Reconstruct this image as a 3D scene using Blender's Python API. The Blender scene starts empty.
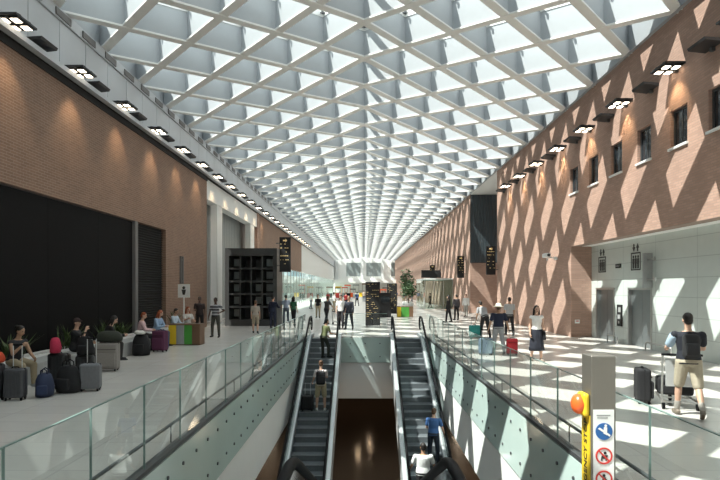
import bpy, bmesh, math, random
from mathutils import Vector, Matrix
random.seed(7)
R = math.radians
S = bpy.context.scene
COL = S.collection
F = 560.0            # focal length in pixels of the 720x480 frame
CAMZ = 2.15
VPX, VPY = 364.0, 288.0

# ---------------------------------------------------------------- materials
def nmat(name):
    m = bpy.data.materials.new(name); m.use_nodes = True
    nt = m.node_tree
    return m, nt, nt.nodes['Principled BSDF']

def mat(name, col, rough=0.6, metal=0.0, var=0.08, scale=6.0, bump=0.0, coat=0.0, spec=None):
    """principled material whose colour and roughness drift with a noise texture"""
    m, nt, p = nmat(name)
    tc = nt.nodes.new('ShaderNodeTexCoord'); n = nt.nodes.new('ShaderNodeTexNoise')
    n.inputs['Scale'].default_value = scale; n.inputs['Detail'].default_value = 4
    nt.links.new(tc.outputs['Object'], n.inputs['Vector'])
    mx = nt.nodes.new('ShaderNodeMix'); mx.data_type = 'RGBA'
    nt.links.new(n.outputs['Fac'], mx.inputs[0])
    mx.inputs[6].default_value = tuple(max(0, c*(1-var)) for c in col)+(1,)
    mx.inputs[7].default_value = tuple(min(1, c*(1+var)) for c in col)+(1,)
    nt.links.new(mx.outputs[2], p.inputs['Base Color'])
    p.inputs['Roughness'].default_value = rough; p.inputs['Metallic'].default_value = metal
    if coat: p.inputs['Coat Weight'].default_value = coat
    if spec is not None: p.inputs['Specular IOR Level'].default_value = spec
    if bump:
        b = nt.nodes.new('ShaderNodeBump'); b.inputs['Strength'].default_value = bump; b.inputs['Distance'].default_value = .01
        nt.links.new(n.outputs['Fac'], b.inputs['Height']); nt.links.new(b.outputs['Normal'], p.inputs['Normal'])
    return m

def emis(name, col, strength):
    m, nt, p = nmat(name)
    p.inputs['Base Color'].default_value = col+(1,)
    p.inputs['Emission Color'].default_value = col+(1,); p.inputs['Emission Strength'].default_value = strength
    return m

def glassmat(name, tint=(.93, .97, .96), refl=.12, rough=0.0):
    m = bpy.data.materials.new(name); m.use_nodes = True; nt = m.node_tree
    nt.nodes.clear()
    o = nt.nodes.new('ShaderNodeOutputMaterial'); mx = nt.nodes.new('ShaderNodeMixShader')
    t = nt.nodes.new('ShaderNodeBsdfTransparent'); t.inputs[0].default_value = tint+(1,)
    g = nt.nodes.new('ShaderNodeBsdfGlossy'); g.inputs['Roughness'].default_value = rough
    g.inputs[0].default_value = (.95, 1, .98, 1)
    lw = nt.nodes.new('ShaderNodeLayerWeight'); lw.inputs['Blend'].default_value = .5
    pw = nt.nodes.new('ShaderNodeMath'); pw.operation = 'POWER'; pw.inputs[1].default_value = 5
    nt.links.new(lw.outputs['Facing'], pw.inputs[0])
    mp = nt.nodes.new('ShaderNodeMath'); mp.operation = 'MULTIPLY_ADD'; mp.inputs[1].default_value = .9; mp.inputs[2].default_value = refl
    nt.links.new(pw.outputs[0], mp.inputs[0])
    ge = nt.nodes.new('ShaderNodeNewGeometry'); iv = nt.nodes.new('ShaderNodeMath'); iv.operation = 'SUBTRACT'; iv.inputs[0].default_value = 1
    nt.links.new(ge.outputs['Backfacing'], iv.inputs[1])
    ml = nt.nodes.new('ShaderNodeMath'); ml.operation = 'MULTIPLY'
    nt.links.new(mp.outputs[0], ml.inputs[0]); nt.links.new(iv.outputs[0], ml.inputs[1]); nt.links.new(ml.outputs[0], mx.inputs[0])
    nt.links.new(t.outputs[0], mx.inputs[1]); nt.links.new(g.outputs[0], mx.inputs[2]); nt.links.new(mx.outputs[0], o.inputs[0])
    return m

def skymat(name):
    """milky skylight glass: mostly clear, a little translucent white"""
    m = bpy.data.materials.new(name); m.use_nodes = True; nt = m.node_tree
    nt.nodes.clear()
    o = nt.nodes.new('ShaderNodeOutputMaterial'); mx = nt.nodes.new('ShaderNodeMixShader'); mx.inputs[0].default_value = .12
    t = nt.nodes.new('ShaderNodeBsdfTransparent'); t.inputs[0].default_value = (.95, .99, .99, 1)
    g = nt.nodes.new('ShaderNodeBsdfTranslucent'); g.inputs[0].default_value = (.95, 1, 1, 1)
    nt.links.new(t.outputs[0], mx.inputs[1]); nt.links.new(g.outputs[0], mx.inputs[2]); nt.links.new(mx.outputs[0], o.inputs[0])
    return m

def brickmat(name, axes, c1, c2, mortar, row=.075, width=.27, bump=.6):
    """axes: which object-space axes run along and up the wall"""
    m, nt, p = nmat(name)
    tc = nt.nodes.new('ShaderNodeTexCoord'); sp = nt.nodes.new('ShaderNodeSeparateXYZ'); cb = nt.nodes.new('ShaderNodeCombineXYZ')
    nt.links.new(tc.outputs['Object'], sp.inputs[0])
    nt.links.new(sp.outputs[axes[0]], cb.inputs[0]); nt.links.new(sp.outputs[axes[1]], cb.inputs[1])
    b = nt.nodes.new('ShaderNodeTexBrick'); nt.links.new(cb.outputs[0], b.inputs['Vector'])
    b.inputs['Scale'].default_value = 1; b.inputs['Brick Width'].default_value = width; b.inputs['Row Height'].default_value = row
    b.inputs['Mortar Size'].default_value = .008; b.inputs['Mortar Smooth'].default_value = .2
    b.inputs['Color1'].default_value = c1+(1,); b.inputs['Color2'].default_value = c2+(1,); b.inputs['Mortar'].default_value = mortar+(1,)
    n = nt.nodes.new('ShaderNodeTexNoise'); n.inputs['Scale'].default_value = 1.3; n.inputs['Detail'].default_value = 5
    nt.links.new(tc.outputs['Object'], n.inputs['Vector'])
    rr = nt.nodes.new('ShaderNodeMapRange'); rr.inputs[3].default_value = .82; rr.inputs[4].default_value = 1.15
    nt.links.new(n.outputs['Fac'], rr.inputs[0])
    mu = nt.nodes.new('ShaderNodeMix'); mu.data_type = 'RGBA'; mu.blend_type = 'MULTIPLY'; mu.inputs[0].default_value = 1
    nt.links.new(b.outputs['Color'], mu.inputs[6]); nt.links.new(rr.outputs[0], mu.inputs[7])
    nt.links.new(mu.outputs[2], p.inputs['Base Color'])
    p.inputs['Roughness'].default_value = .85
    bu = nt.nodes.new('ShaderNodeBump'); bu.inputs['Strength'].default_value = bump; bu.inputs['Distance'].default_value = .012; bu.invert = True
    nt.links.new(b.outputs['Fac'], bu.inputs['Height']); nt.links.new(bu.outputs['Normal'], p.inputs['Normal'])
    return m

def tilemat(name, c1, c2, joint, w, h, rough, jsize=.006, axes=(0, 1)):
    m, nt, p = nmat(name)
    tc = nt.nodes.new('ShaderNodeTexCoord'); sp = nt.nodes.new('ShaderNodeSeparateXYZ'); cb = nt.nodes.new('ShaderNodeCombineXYZ')
    nt.links.new(tc.outputs['Object'], sp.inputs[0])
    nt.links.new(sp.outputs[axes[0]], cb.inputs[0]); nt.links.new(sp.outputs[axes[1]], cb.inputs[1])
    b = nt.nodes.new('ShaderNodeTexBrick'); nt.links.new(cb.outputs[0], b.inputs['Vector'])
    b.offset = 0.0
    b.inputs['Scale'].default_value = 1; b.inputs['Brick Width'].default_value = w; b.inputs['Row Height'].default_value = h
    b.inputs['Mortar Size'].default_value = jsize; b.inputs['Mortar Smooth'].default_value = .1
    b.inputs['Color1'].default_value = c1+(1,); b.inputs['Color2'].default_value = c2+(1,); b.inputs['Mortar'].default_value = joint+(1,)
    n = nt.nodes.new('ShaderNodeTexNoise'); n.inputs['Scale'].default_value = 3; n.inputs['Detail'].default_value = 6
    nt.links.new(tc.outputs['Object'], n.inputs['Vector'])
    rr = nt.nodes.new('ShaderNodeMapRange'); rr.inputs[3].default_value = .94; rr.inputs[4].default_value = 1.05
    nt.links.new(n.outputs['Fac'], rr.inputs[0])
    mu = nt.nodes.new('ShaderNodeMix'); mu.data_type = 'RGBA'; mu.blend_type = 'MULTIPLY'; mu.inputs[0].default_value = 1
    nt.links.new(b.outputs['Color'], mu.inputs[6]); nt.links.new(rr.outputs[0], mu.inputs[7])
    nt.links.new(mu.outputs[2], p.inputs['Base Color'])
    p.inputs['Roughness'].default_value = rough
    return m

M = {}
M['floor'] = tilemat('polished_stone_floor', (.625, .60, .565), (.59, .565, .53), (.44, .43, .42), 1.2, .6, .22)
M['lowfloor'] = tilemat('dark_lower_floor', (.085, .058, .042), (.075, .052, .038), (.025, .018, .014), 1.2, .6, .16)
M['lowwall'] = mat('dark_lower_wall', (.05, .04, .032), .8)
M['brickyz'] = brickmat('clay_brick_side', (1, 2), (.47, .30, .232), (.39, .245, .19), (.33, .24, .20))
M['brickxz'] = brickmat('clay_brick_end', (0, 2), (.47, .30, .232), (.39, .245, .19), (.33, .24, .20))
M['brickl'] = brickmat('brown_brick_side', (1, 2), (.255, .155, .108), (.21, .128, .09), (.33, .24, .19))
M['coffer'] = mat('grey_fin_paint', (.38, .40, .42), .5, var=.03)
M['flange'] = mat('white_flange_paint', (.82, .82, .80), .5, var=.03)
M['skylight'] = skymat('skylight_glass')
M['steel_dark'] = mat('dark_steel', (.10, .105, .11), .45, .5)
M['fascia'] = mat('fascia_panel', (.50, .52, .55), .42, .25, var=.04, scale=1.5)
M['vent'] = mat('vent_grille_grey', (.16, .155, .155), .6)
M['white'] = mat('white_plaster', (.86, .86, .84), .7, var=.03, scale=2)
M['white_col'] = mat('white_column_paint', (.74, .75, .74), .6, var=.03)
M['panelwall'] = tilemat('pale_glass_wall_panels', (.58, .63, .60), (.56, .61, .585), (.40, .44, .43), 2.4, .62, .18, .010, (1, 2))
M['black'] = mat('black_panel', (.005, .005, .0055), .7, var=.2, spec=.12)
M['blackmatte'] = mat('black_matte', (.010, .010, .011), .75)
M['rubber'] = mat('black_rubber', (.006, .006, .007), .6, spec=.12)
M['clad'] = mat('green_glass_cladding', (.56, .69, .65), .12, var=.05, scale=1)
M['steel'] = mat('brushed_stainless', (.50, .50, .49), .33, .9, var=.08, scale=9)
M['steel_l'] = mat('pale_escalator_metal', (.62, .64, .65), .4, .55, var=.05)
M['steel_post'] = mat('satin_post_steel', (.23, .215, .19), .45, .6, var=.10, scale=5)
M['step'] = mat('ribbed_step_metal', (.17, .19, .205), .42, .3, var=.12, scale=14)
M['stepedge'] = mat('step_edge_metal', (.42, .45, .47), .4, .3)
M['glass'] = glassmat('balustrade_glass', (.965, .99, .98), .04)
M['glassd'] = glassmat('smoked_balustrade_glass', (.42, .46, .46), .04)
M['glass_edge'] = mat('green_glass_edge', (.20, .29, .27), .3)
M['glassf'] = glassmat('facade_glass', (.82, .92, .89), .06)
M['paned'] = mat('dark_window_pane', (.02, .026, .032), .06, var=.1)
M['greypanel'] = mat('grey_vertical_panel', (.25, .28, .28), .5)
M['doorsteel'] = mat('lift_door_steel', (.25, .275, .285), .34, .7, var=.07, scale=3)
M['lamp'] = emis('lamp_lens_warm', (1, .86, .66), 7)
M['darkfix'] = mat('fixture_dark_metal', (.035, .035, .038), .5, .3)
M['kiosk'] = mat('kiosk_dark_frame', (.06, .063, .063), .4, .2)
M['kioskback'] = mat('kiosk_back_panel', (.03, .032, .034), .35)
M['pale'] = mat('pale_display_card', (.45, .5, .5), .5)
M['yellow'] = mat('yellow_plastic', (.80, .55, .03), .4)
M['orange'] = mat('orange_button_plastic', (.90, .14, .03), .3)
M['green'] = mat('green_plastic', (.07, .32, .05), .45)
M['brown'] = mat('brown_plastic', (.16, .09, .05), .5)
M['grey'] = mat('grey_plastic', (.33, .34, .34), .5)
M['signwhite'] = mat('white_sign_plate', (.82, .83, .82), .4, var=.02)
M['signblue'] = mat('blue_sign_ink', (.02, .12, .36), .4, var=.03)
M['signred'] = mat('red_sign_ink', (.62, .05, .04), .4, var=.03)
M['ink'] = mat('black_sign_ink', (.02, .02, .02), .5)
M['led'] = emis('led_text_amber', (1, .75, .35), .10)
M['ledw'] = emis('led_text_white', (.75, .85, .8), .7)
M['leaf'] = mat('plant_leaf_green', (.055, .095, .025), .55, var=.35, scale=12)
M['leafd'] = mat('tree_leaf_dark', (.045, .09, .03), .6, var=.4, scale=6)
M['soil'] = mat('planter_soil', (.04, .03, .02), .9)
M['trunk'] = mat('tree_bark', (.12, .08, .05), .9)

# ---------------------------------------------------------------- mesh builder
class MB:
    def __init__(s): s.v = []; s.f = []; s.m = []
    def add(s, vs, fs, mi=0):
        o = len(s.v); s.v += [tuple(v) for v in vs]
        for f in fs: s.f.append(tuple(o+i for i in f)); s.m.append(mi)
        return s
    def box(s, x0, y0, z0, x1, y1, z1, mi=0):
        x0, x1 = min(x0, x1), max(x0, x1); y0, y1 = min(y0, y1), max(y0, y1); z0, z1 = min(z0, z1), max(z0, z1)
        return s.add([(x0,y0,z0),(x1,y0,z0),(x1,y1,z0),(x0,y1,z0),(x0,y0,z1),(x1,y0,z1),(x1,y1,z1),(x0,y1,z1)],
                     [(0,3,2,1),(4,5,6,7),(0,1,5,4),(1,2,6,5),(2,3,7,6),(3,0,4,7)], mi)
    def bar(s, a, b, w, h, mi=0, up=(0, 0, 1)):
        a = Vector(a); b = Vector(b); d = (b-a).normalized(); u = Vector(up)
        r = d.cross(u)
        if r.length < 1e-5: r = d.cross(Vector((1, 0, 0)))
        r.normalize(); u = r.cross(d).normalized()
        r *= w/2; u *= h/2
        return s.add([a-r-u, a+r-u, a+r+u, a-r+u, b-r-u, b+r-u, b+r+u, b-r+u],
                     [(0,1,2,3),(7,6,5,4),(0,4,5,1),(1,5,6,2),(2,6,7,3),(3,7,4,0)], mi)
    def rings(s, rings, mi=0, closed=False, cap=True):
        n = len(rings[0]); o = len(s.v)
        for r in rings: s.v += [tuple(p) for p in r]
        k = len(rings)
        for i in range(k if closed else k-1):
            j = (i+1) % k
            for q in range(n):
                s.f.append((o+i*n+q, o+i*n+(q+1) % n, o+j*n+(q+1) % n, o+j*n+q)); s.m.append(mi)
        if cap and not closed:
            s.f.append(tuple(o+q for q in reversed(range(n)))); s.m.append(mi)
            s.f.append(tuple(o+(k-1)*n+q for q in range(n))); s.m.append(mi)
        return s
    def tube(s, pts, r, mi=0, n=8, closed=False, flat=1.0):
        pts = [Vector(p) for p in pts]; rs = []
        k = len(pts); prev = None
        for i, p in enumerate(pts):
            a = pts[(i-1) % k] if (closed or i > 0) else p
            b = pts[(i+1) % k] if (closed or i < k-1) else p
            d = (b-a).normalized()
            ref = prev if prev is not None else (Vector((1, 0, 0)) if abs(d.x) < .9 else Vector((0, 0, 1)))
            u = (ref - d*ref.dot(d))
            if u.length < 1e-5: u = d.orthogonal()
            u.normalize(); prev = u; w = d.cross(u)
            rr = r[i] if isinstance(r, (list, tuple)) else r
            rs.append([p+u*(rr*math.cos(2*math.pi*q/n))+w*(rr*flat*math.sin(2*math.pi*q/n)) for q in range(n)])
        return s.rings(rs, mi, closed)
    def ell(s, c, r, mi=0, n=14, k=9, rot=None):
        c = Vector(c); o = len(s.v)
        rot = rot or Matrix.Identity(3)
        if isinstance(r, (int, float)): r = (r, r, r)
        s.v.append(tuple(c+rot @ Vector((0, 0, -r[2]))))
        for i in range(1, k):
            t = -math.pi/2+math.pi*i/k
            for q in range(n):
                a = 2*math.pi*q/n
                s.v.append(tuple(c+rot @ Vector((r[0]*math.cos(t)*math.cos(a), r[1]*math.cos(t)*math.sin(a), r[2]*math.sin(t)))))
        s.v.append(tuple(c+rot @ Vector((0, 0, r[2]))))
        top = len(s.v)-1
        for q in range(n): s.f.append((o, o+1+(q+1) % n, o+1+q)); s.m.append(mi)
        for i in range(k-2):
            for q in range(n):
                a = o+1+i*n; b = a+n
                s.f.append((a+q, a+(q+1) % n, b+(q+1) % n, b+q)); s.m.append(mi)
        a = o+1+(k-2)*n
        for q in range(n): s.f.append((a+q, a+(q+1) % n, top)); s.m.append(mi)
        return s
    def cap(s, a, b, r0, r1, mi=0, n=12):
        """tapered capsule"""
        a = Vector(a); b = Vector(b); d = b-a
        if d.length < 1e-5: return s.ell(a, r0, mi)
        d.normalize(); u = d.orthogonal().normalized(); w = d.cross(u)
        rs = []
        for t in (-80, -55, -28, 0):
            t = R(t); c = a+d*(r0*math.sin(t)); rr = r0*math.cos(t)
            rs.append([c+u*(rr*math.cos(2*math.pi*q/n))+w*(rr*math.sin(2*math.pi*q/n)) for q in range(n)])
        for t in (0, 28, 55, 80):
            t = R(t); c = b+d*(r1*math.sin(t)); rr = r1*math.cos(t)
            rs.append([c+u*(rr*math.cos(2*math.pi*q/n))+w*(rr*math.sin(2*math.pi*q/n)) for q in range(n)])
        return s.rings(rs, mi)
    def loft(s, secs, mi=0, n=18):
        """secs: (centre, vector to the side, vector to the front)"""
        rs = []
        for c, a, b in secs:
            c = Vector(c); a = Vector(a); b = Vector(b)
            rs.append([c+a*math.cos(2*math.pi*q/n)+b*math.sin(2*math.pi*q/n) for q in range(n)])
        return s.rings(rs, mi)
    def prism(s, poly, axis, a0, a1, mi=0):
        """poly in the two other axes, extruded along axis ('x','y','z')"""
        def P(u, v, a):
            return {'x': (a, u, v), 'y': (u, a, v), 'z': (u, v, a)}[axis]
        n = len(poly)
        vs = [P(u, v, a0) for u, v in poly]+[P(u, v, a1) for u, v in poly]
        fs = [tuple(range(n)), tuple(reversed(range(n, 2*n)))]+[(i, n+i, n+(i+1) % n, (i+1) % n) for i in range(n)]
        return s.add(vs, fs, mi)
    def cyl(s, c, r, h, axis='z', mi=0, n=20, r2=None):
        c = Vector(c); r2 = r if r2 is None else r2; rs = []
        for t, rr in ((0, r), (h, r2)):
            row = []
            for q in range(n):
                a = 2*math.pi*q/n; u, v = rr*math.cos(a), rr*math.sin(a)
                row.append(c+Vector({'z': (u, v, t), 'x': (t, u, v), 'y': (u, t, v)}[axis]))
            rs.append(row)
        return s.rings(rs, mi)
    def rbox(s, c, size, r, mi=0, seg=3):
        """rounded box"""
        bm = bmesh.new(); bmesh.ops.create_cube(bm, size=1)
        for v in bm.verts: v.co = Vector((v.co.x*size[0], v.co.y*size[1], v.co.z*size[2]))
        bmesh.ops.bevel(bm, geom=bm.edges[:], offset=min(r, min(size)*.48), segments=seg, profile=.5, affect='EDGES')
        bm.verts.index_update()
        s.add([v.co+Vector(c) for v in bm.verts], [tuple(v.index for v in f.verts) for f in bm.faces], mi); bm.free()
        return s
    def disc(s, c, r, axis='y', mi=0, n=28, t=.003, inner=0):
        if inner <= 0: return s.cyl(c, r, t, axis, mi, n)
        c = Vector(c); rs = []
        for rr, tt in ((r, 0), (r, t), (inner, t), (inner, 0)):
            row = []
            for q in range(n):
                a = 2*math.pi*q/n; u, v = rr*math.cos(a), rr*math.sin(a)
                row.append(c+Vector({'z': (u, v, tt), 'x': (tt, u, v), 'y': (u, tt, v)}[axis]))
            rs.append(row)
        return s.rings(rs, mi, closed=True)
    def build(s, name, mats, parent=None, loc=None, smooth=False, recalc=True):
        me = bpy.data.meshes.new(name); me.from_pydata(s.v, [], s.f)
        if recalc:
            bm = bmesh.new(); bm.from_mesh(me); bmesh.ops.recalc_face_normals(bm, faces=bm.faces); bm.to_mesh(me); bm.free()
        for m in (mats if isinstance(mats, (list, tuple)) else [mats]): me.materials.append(m)
        for p, mi in zip(me.polygons, s.m): p.material_index = mi
        if smooth: me.polygons.foreach_set('use_smooth', [True]*len(me.polygons))
        o = bpy.data.objects.new(name, me); COL.objects.link(o)
        if parent is not None: o.parent = parent
        if loc is not None: o.location = loc
        return o

def tag(o, label=None, cat=None, group=None, kind=None):
    if label: o['label'] = label
    if cat: o['category'] = cat
    if group: o['group'] = group
    if kind: o['kind'] = kind
    return o
def struct(o, label=None, cat=None):
    o['kind'] = 'structure'
    if label: o['label'] = label; o['category'] = cat
    return o
def thing(name, label, cat, loc=(0, 0, 0), rz=0, group=None):
    o = bpy.data.objects.new(name, None); COL.objects.link(o); o.empty_display_size = .2
    o.location = loc; o.rotation_euler = (0, 0, rz)
    return tag(o, label, cat, group)
def copy_tree(o, loc=None, rz=None, label=None, parent=None):
    c = o.copy(); COL.objects.link(c)
    if parent is not None: c.parent = parent
    if loc is not None: c.location = loc
    if rz is not None: c.rotation_euler = (0, 0, rz)
    if label: c['label'] = label
    for ch in list(o.children): copy_tree(ch, parent=c)
    return c
def on_floor(px, py, z=0.0):
    """floor point that the photograph shows at this pixel"""
    y = F*(CAMZ-z)/(py-VPY)
    return Vector(((px-VPX)*y/F, y, z))
def ordinal(i):
    return ['first','second','third','fourth','fifth','sixth','seventh','eighth','ninth','tenth','eleventh','twelfth','thirteenth',
            'fourteenth','fifteenth','sixteenth','seventeenth','eighteenth','nineteenth','twentieth','twenty-first','twenty-second',
            'twenty-third','twenty-fourth','twenty-fifth','twenty-sixth','twenty-seventh','twenty-eighth','twenty-ninth','thirtieth'][i]

PENDING = []
def remesh(o, vox, smooth_it=2):
    m = o.modifiers.new('r', 'REMESH'); m.mode = 'VOXEL'; m.voxel_size = vox; m.use_smooth_shade = True
    if smooth_it:
        k = o.modifiers.new('s', 'SMOOTH'); k.factor = .5; k.iterations = smooth_it
    PENDING.append(o)
def flush_remesh():
    bpy.context.view_layer.update()
    dg = bpy.context.evaluated_depsgraph_get()
    out = []
    for o in PENDING:
        out.append((o, bpy.data.meshes.new_from_object(o.evaluated_get(dg))))
    for o, me in out:
        old = o.data; o.modifiers.clear(); o.data = me; me.name = o.name
        if len(me.materials) == 0:
            for mt in old.materials: me.materials.append(mt)
        bpy.data.meshes.remove(old)
    PENDING.clear()
# ---------------------------------------------------------------- setting
XL, XR = -8.7, 9.1            # hall walls
VL, VR, VN, VF = -2.55, 2.72, 3.2, 24.6      # opening in the floor
YN, YF = -14.0, 165.0

# floor with the opening
b = MB()
T = -.30
b.box(-13.5, YN, T, VL, YF, 0); b.box(VR, YN, T, 13, YF, 0)
b.box(VL, YN, T, VR, VN, 0); b.box(VL, VF, T, VR, YF, 0)
struct(b.build('floor', M['floor']))

# white upstands around the opening and the dark storey beneath
b = MB()
b.box(VL-.35, VN, -2.35, VL, VF+.3, T-.002); b.box(VR, VN, -2.35, VR+.35, VF+.3, T-.002)
b.box(VL, VF, -2.70, VR, VF+.35, T-.002); b.box(VL-.35, VN-.35, -2.35, VR+.35, VN, T-.002)
struct(b.build('trim_1', M['white']))
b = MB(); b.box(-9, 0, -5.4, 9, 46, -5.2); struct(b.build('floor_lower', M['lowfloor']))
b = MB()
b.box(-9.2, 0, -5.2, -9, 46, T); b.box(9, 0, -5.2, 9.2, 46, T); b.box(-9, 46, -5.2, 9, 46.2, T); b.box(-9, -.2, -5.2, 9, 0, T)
struct(b.build('wall_lower', M['lowwall']))

# green glass cladding with steel studs on the slab edge
def cladding(name, pts, stud_rows):
    pass
b = MB()
CL = .035
b.box(VL, VN, -1.12, VL+CL, VF, -.03, 0); b.box(VR-CL, VN, -1.12, VR, VF, -.03, 0)
b.box(VL+CL, VF-CL, -1.12, VR-CL, VF, -.03, 0)
y = VN+.3
while y < VF-.3:
    for zz in (-.28, -.86):
        b.cyl((VL+CL, y, zz), .026, .02, 'x', 1, 10); b.cyl((VR-CL-.02, y, zz), .026, .02, 'x', 1, 10)
    y += .61
for xx in (-.6, .05, .7):
    for zz in (-.28, -.86): b.cyl((xx, VF-CL-.02, zz), .026, .02, 'y', 1, 10)
struct(b.build('trim_2', [M['clad'], M['steel_dark']]))

# kerb channels that hold the glass
b = MB()
b.box(VL-.07, VN, 0, VL+.045, VF, .05); b.box(VR-.045, VN, 0, VR+.07, VF, .05)
struct(b.build('trim_3', M['steel_dark']))

# ------- ceiling: a shallow ridged lattice of deep square coffers set diagonally
HX = 1.5; Y0 = 19.1; FD = 1.0
def cz(x): return 11.2-.122*abs(x)
b = MB()
j0, j1 = int((YN-Y0)/HX), int((YF-Y0)/HX)
for i in range(-6, 6):
    for j in range(j0, j1):
        for dj in ((1,) if (i+j) % 2 == 0 else (-1,)):
            ja = j if dj == 1 else j+1
            x0, x1 = i*HX, (i+1)*HX; y0, y1 = Y0+ja*HX, Y0+(ja+dj)*HX
            a = Vector((x0, y0, cz(x0))); c = Vector((x1, y1, cz(x1)))
            b.bar(a+Vector((0, 0, .03)), c+Vector((0, 0, .03)), .30, .06, 1)
            b.bar(a+Vector((0, 0, FD/2+.05)), c+Vector((0, 0, FD/2+.05)), .12, FD)
            b.bar(a+Vector((0, 0, FD+.22)), c+Vector((0, 0, FD+.22)), .17, .34, 1)
for sx in (-1, 1):
    b.bar((sx*HX*6, YN, cz(9)+FD/2+.2), (sx*HX*6, YF, cz(9)+FD/2+.2), .12, FD+.4)
b.bar((0, YN, cz(0)+FD+.32), (0, YF, cz(0)+FD+.32), .16, .14, 1)
struct(b.build('ceiling', [M['coffer'], M['flange']], recalc=False))
# steel crosses over the nodes and glazing bars carrying the glass
b = MB()
for i in range(-5, 6):
    for j in range(j0, j1):
        if (i+j) % 2: continue
        x, y = i*HX, Y0+j*HX
        if y < 4 or y > 70: continue
        z = cz(x)+FD+.16
        b.bar((x-.34, y-.2, z), (x+.34, y-.2, z), .04, .04); b.bar((x, y-.34, z), (x, y, z), .05, .04); b.cyl((x-.30, y-.2, z-.07), .045, .07, 'z', 0, 8); b.cyl((x+.30, y-.2, z-.07), .045, .07, 'z', 0, 8); b.cyl((x, y-.34, z-.08), .05, .08, 'z', 0, 8)
        b.cyl((x, y, z-.08), .05, .16, 'z', 0, 8)
struct(b.build('trim_4', M['steel_dark'], recalc=False))
b = MB()
for sx in (-1, 1):
    b.prism([(0, cz(0)+FD+.44), (sx*9.1, cz(9.1)+FD+.44), (sx*9.1, cz(9.1)+FD+.46), (0, cz(0)+FD+.46)], 'y', YN, YF)
struct(b.build('window_1', M['skylight']))

# ------- left wall
b = MB()
b.box(XL-.5, YN, 4.70, XL, 24.6, 8.24); b.box(XL-.5, 24.6, 0, XL, 31.0, 8.24)
b.box(XL-.5, 46.4, 4.4, XL, 78, 8.24)
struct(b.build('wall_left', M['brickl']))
b = MB(); b.box(XL-.5, 78, 4.4, XL-.03, YF, 8.24); struct(b.build('trim_14', M['white_col']))
b = MB(); b.box(XL-.5, YN, 8.40, XL-.02, YF, 9.80)
y = YN
while y < YF:
    b.box(XL-.02, y+.012, 8.42, XL, y+1.5-.012, 9.78); y += 1.5
b.box(XL-.5, YN, 9.80, XL+.05, YF, 10.12)
struct(b.build('trim_5', M['fascia']))
b = MB(); b.box(XL-.5, YN, 8.26, XL+.30, YF, 8.40); struct(b.build('trim_6', M['fascia']))
b = MB(); b.box(XL-.46, YN, 8.241, XL+.10, YF, 8.262); b.box(XL, YN, 8.06, XL+.05, 31, 8.241); struct(b.build('trim_7', M['blackmatte']))
# bay behind the dark kiosk
b = MB()
b.box(XL-.6, 31, 7.1, XL-.02, 46, 8.2)
b.box(-9.9, 31, 0, -9.7, 46, 8.2)
struct(b.build('wall_bay', M['white_col']))
b = MB()
for k in range(30): b.box(-9.69, 31.06+k*.5, .1, -9.6, 31.06+k*.5+.45, 8.1)
struct(b.build('trim_8', M['greypanel']))
for k, (y, w) in enumerate(((33.4, 1.2), (43.2, 1.5))):
    b = MB(); b.box(XL-.45, y, 0, XL-.06, y+w, 7.1)
    struct(b.build('trim_%d' % (9+k), M['white_col']))
b = MB(); b.box(XL-.5, 45.6, 0, XL+.02, 46.4, 8.24); struct(b.build('wall_pier', M['brickxz']))
# shops behind the far glass facade, roof left off to let sky light in
b = MB(); b.box(-13.4, 46.4, 0, -13.2, YF, 4.3); b.box(-13.4, 46.0, 0, XL-.5, 46.4, 4.4); struct(b.build('wall_shops', M['pale']))
g = thing('shop_facade', 'long glazed shopfront under the brown brick band on the left', 'shopfront', (XL-.1, 46.46, 0))
k = 0; y = 0
while y < 118 and k < 40:
    p = MB(); p.box(-.015, y+.04, .1, .015, y+2.92, 4.3); p.build('glass_panel', M['glassf'], g)
    p = MB(); p.box(-.05, y-.04, 0, .05, y+.04, 4.38); p.build('mullion', M['steel'], g)
    y += 2.96; k += 1

# ------- right wall
WIN = [14.35, 16.2, 18.2, 20.2, 22.2, 24.25]
WH = .44; WZ0, WZ1 = 6.28, 7.38
b = MB()
b.box(XR, YN, 3.97, XR+.45, 38.3, WZ0); b.box(XR, YN, WZ1, XR+.45, 38.3, 10.14)
e = [YN]+[q for w in WIN for q in (w-WH, w+WH)]+[38.3]
for i in range(0, len(e), 2): b.box(XR, e[i], WZ0, XR+.45, e[i+1], WZ1)
b.box(XR, 24.6, 0, XR+.45, 38.3, 3.97)
b.box(XR, 48, 0, XR+.45, YF, 10.14)
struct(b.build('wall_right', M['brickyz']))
b = MB(); b.box(XR+.45, 24.6, 0, 11.0, 25.0, 3.97); b.box(XR+.45, 37.9, 0, 11.8, 38.3, 10.14); b.box(XR+.45, 48, 0, 13, 48.4, 10.14)
struct(b.build('wall_return', M['brickxz']))
b = MB(); b.box(12.8, 38.3, 0, 13.0, 48, 10.14); struct(b.build('wall_recess', M['brickyz']))
b = MB(); b.box(XR, 38.0, 10.14, 13, 48.4, 10.3); b.box(-10.0, 31, 8.2, XL-.5, 46, 8.4); struct(b.build('trim_15', M['white_col']))
b = MB(); b.box(XR+.45, YN, 3.97, 11, 24.6, 4.2); struct(b.build('trim_11', M['white']))
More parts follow.
